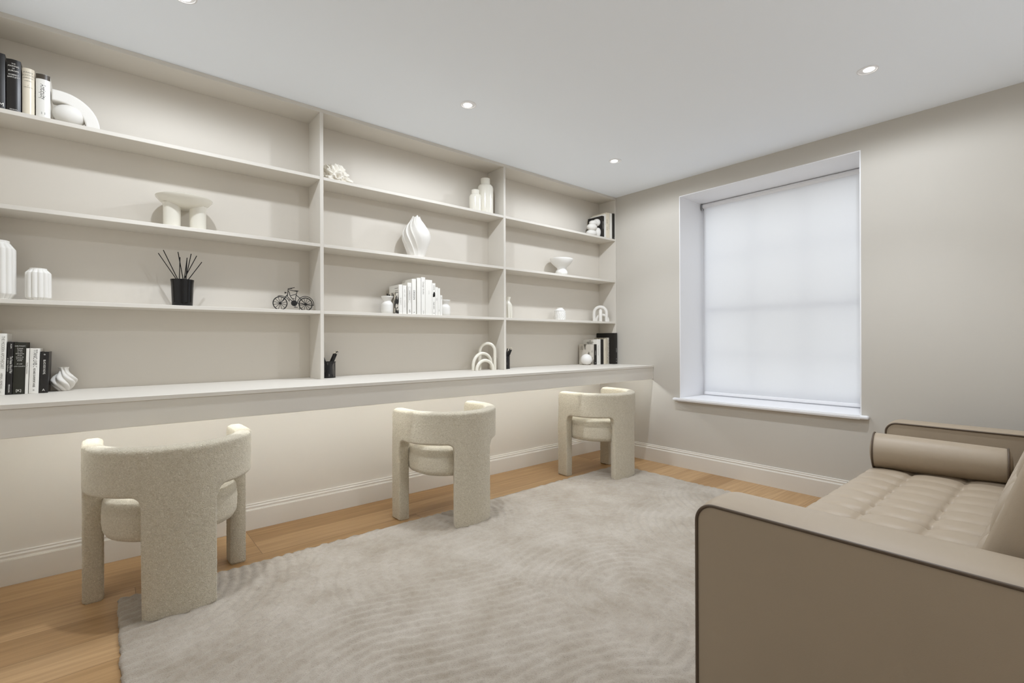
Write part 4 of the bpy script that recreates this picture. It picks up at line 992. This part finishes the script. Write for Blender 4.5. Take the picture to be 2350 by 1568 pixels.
cup(-1.1720, -0.080, 'black wire mesh pencil cup half hidden by the second divider, on the desk', 9)

# --- desk, left end: books and swirl vase
G = 'books at the left end of the desk'
LN = math.radians(1.6)
YL = -0.135
book(-3.7640, -3.7235, DESK_Z, 0.250, 'tall grey book at the far left of the desk, mostly outside the picture', JK_BEIGE, YL + 0.02, 0.12, group=G, lean=LN)
book(-3.7215, -3.6955, DESK_Z, 0.236, 'white book titled The Modern Apothecary at the left end of the desk', JK_WHITE, YL, 0.15, [('THE MODERN APOTHECARY', 0.0125, 0.003, 0.163, 'v', (0.125,)), ('HERBAL REMEDIES', 0.0085, 0.002, 0.054, 'v', (0.060,)), ('K', 0.010, 0, 0.012, 'h', 1)], INKG, group=G, lean=LN, round_=0.001)
book(-3.6940, -3.6765, DESK_Z, 0.204, 'slim black book with an upright white title, right of the Apothecary book', JK_BLACK, YL, 0.12, [('The Human Way of War', 0.0105, 0.003, 0.115, 'v', (0.066,)), ('a new history', 0.006, -0.005, 0.115, 'v', (0.052,)), ('ALLEN', 0.005, 0.002, 0.187, 'v', (0.018,)), ('PENGUIN', 0.006, 0.0, 0.024, 'v', (0.030,))], INKW, group=G, lean=LN)
book(-3.6755, -3.6425, DESK_Z, 0.202, 'wide black book with centred lines of white text, left end of the desk', JK_GREEN, YL, 0.13,
     [('ARBUTHNOT', 0.0048, 0, 0.187, 'h', 1)] + [(w_, 0.0056, 0, 0.178 - 0.0068 * k, 'h', 1) for k, w_ in enumerate(['Critical', 'Notes', 'on the', 'Reference', 'of the', 'Courts &', 'Practice', 'world'])] + [('of, and', 0.0056, 0, 0.118, 'h', 1), ('LAW COURTS', 0.0048, 0, 0.108, 'h', 1), ('[K]', 0.012, 0, 0.014, 'h', 1)], INKW, group=G, lean=LN)
book(-3.6420, -3.6325, DESK_Z, 0.178, 'very thin white book left of the Titanic Lives book', JK_WHITE, YL, 0.12, [('Reading Companion', 0.006, 0, 0.10, 'v', 0.9)], INKG, group=G, lean=LN, round_=0.0008)
book(-3.6315, -3.6030, DESK_Z, 0.178, 'white book titled Titanic Lives, fifth from the left on the desk', JK_WHITE, YL, 0.13, [('TITANIC LIVES', 0.0150, 0.001, 0.142, 'v', (0.062,)), ('RICHARD DAVENPORT-HINES', 0.0090, 0.0, 0.062, 'v', (0.074,)), ('I', 0.016, 0.001, 0.1055, 'v', 1), ('o', 0.009, 0.0, 0.014, 'h', 1)], INK, group=G, lean=LN)
book(-3.6020, -3.5765, DESK_Z, 0.164, 'black book with white letters right of the Titanic Lives book', JK_BLACK, YL, 0.13, [('*', 0.014, 0, 0.150, 'h', 1), ('BLACK BOX NOVEL', 0.0095, 0.0, 0.103, 'v', (0.058,)), ('A', 0.012, 0, 0.012, 'h', 1)], INKW, group=G, lean=LN)

t = thing('swirl_vase', (-3.5330, -0.062, DESK_Z), 'small white vase with spiralling ribs, right of the left desk books', 'vase')
zz = np.linspace(0, 0.098, 34)
rr_ = np.interp(zz, [0, 0.004, 0.015, 0.032, 0.045, 0.060, 0.072, 0.082, 0.092, 0.098], [0.020, 0.022, 0.031, 0.0420, 0.0440, 0.034, 0.0205, 0.0150, 0.0150, 0.0185])
rr_[1:-1] = (rr_[:-2] + rr_[1:-1] * 2 + rr_[2:]) / 4
prof = [(float(a), float(b)) for a, b in zip(rr_, zz)] + [(0.014, 0.096), (0.010, 0.08), (0.001, 0.078)]
def swirl(th, k, r, z):
    if k >= 34: return r, 0
    n = 7; ph = abs(math.sin(th * n / 2))
    return r * (1 - 0.34 * (1 - ph) ** 1.15 * min(1, 0.4 + z / 0.03) * (0.5 if z > 0.09 else 1)), 2.5 * (1 - z / 0.098)
lathe('vase_body', prof, PLAST, t, 160, swirl, True, 60)
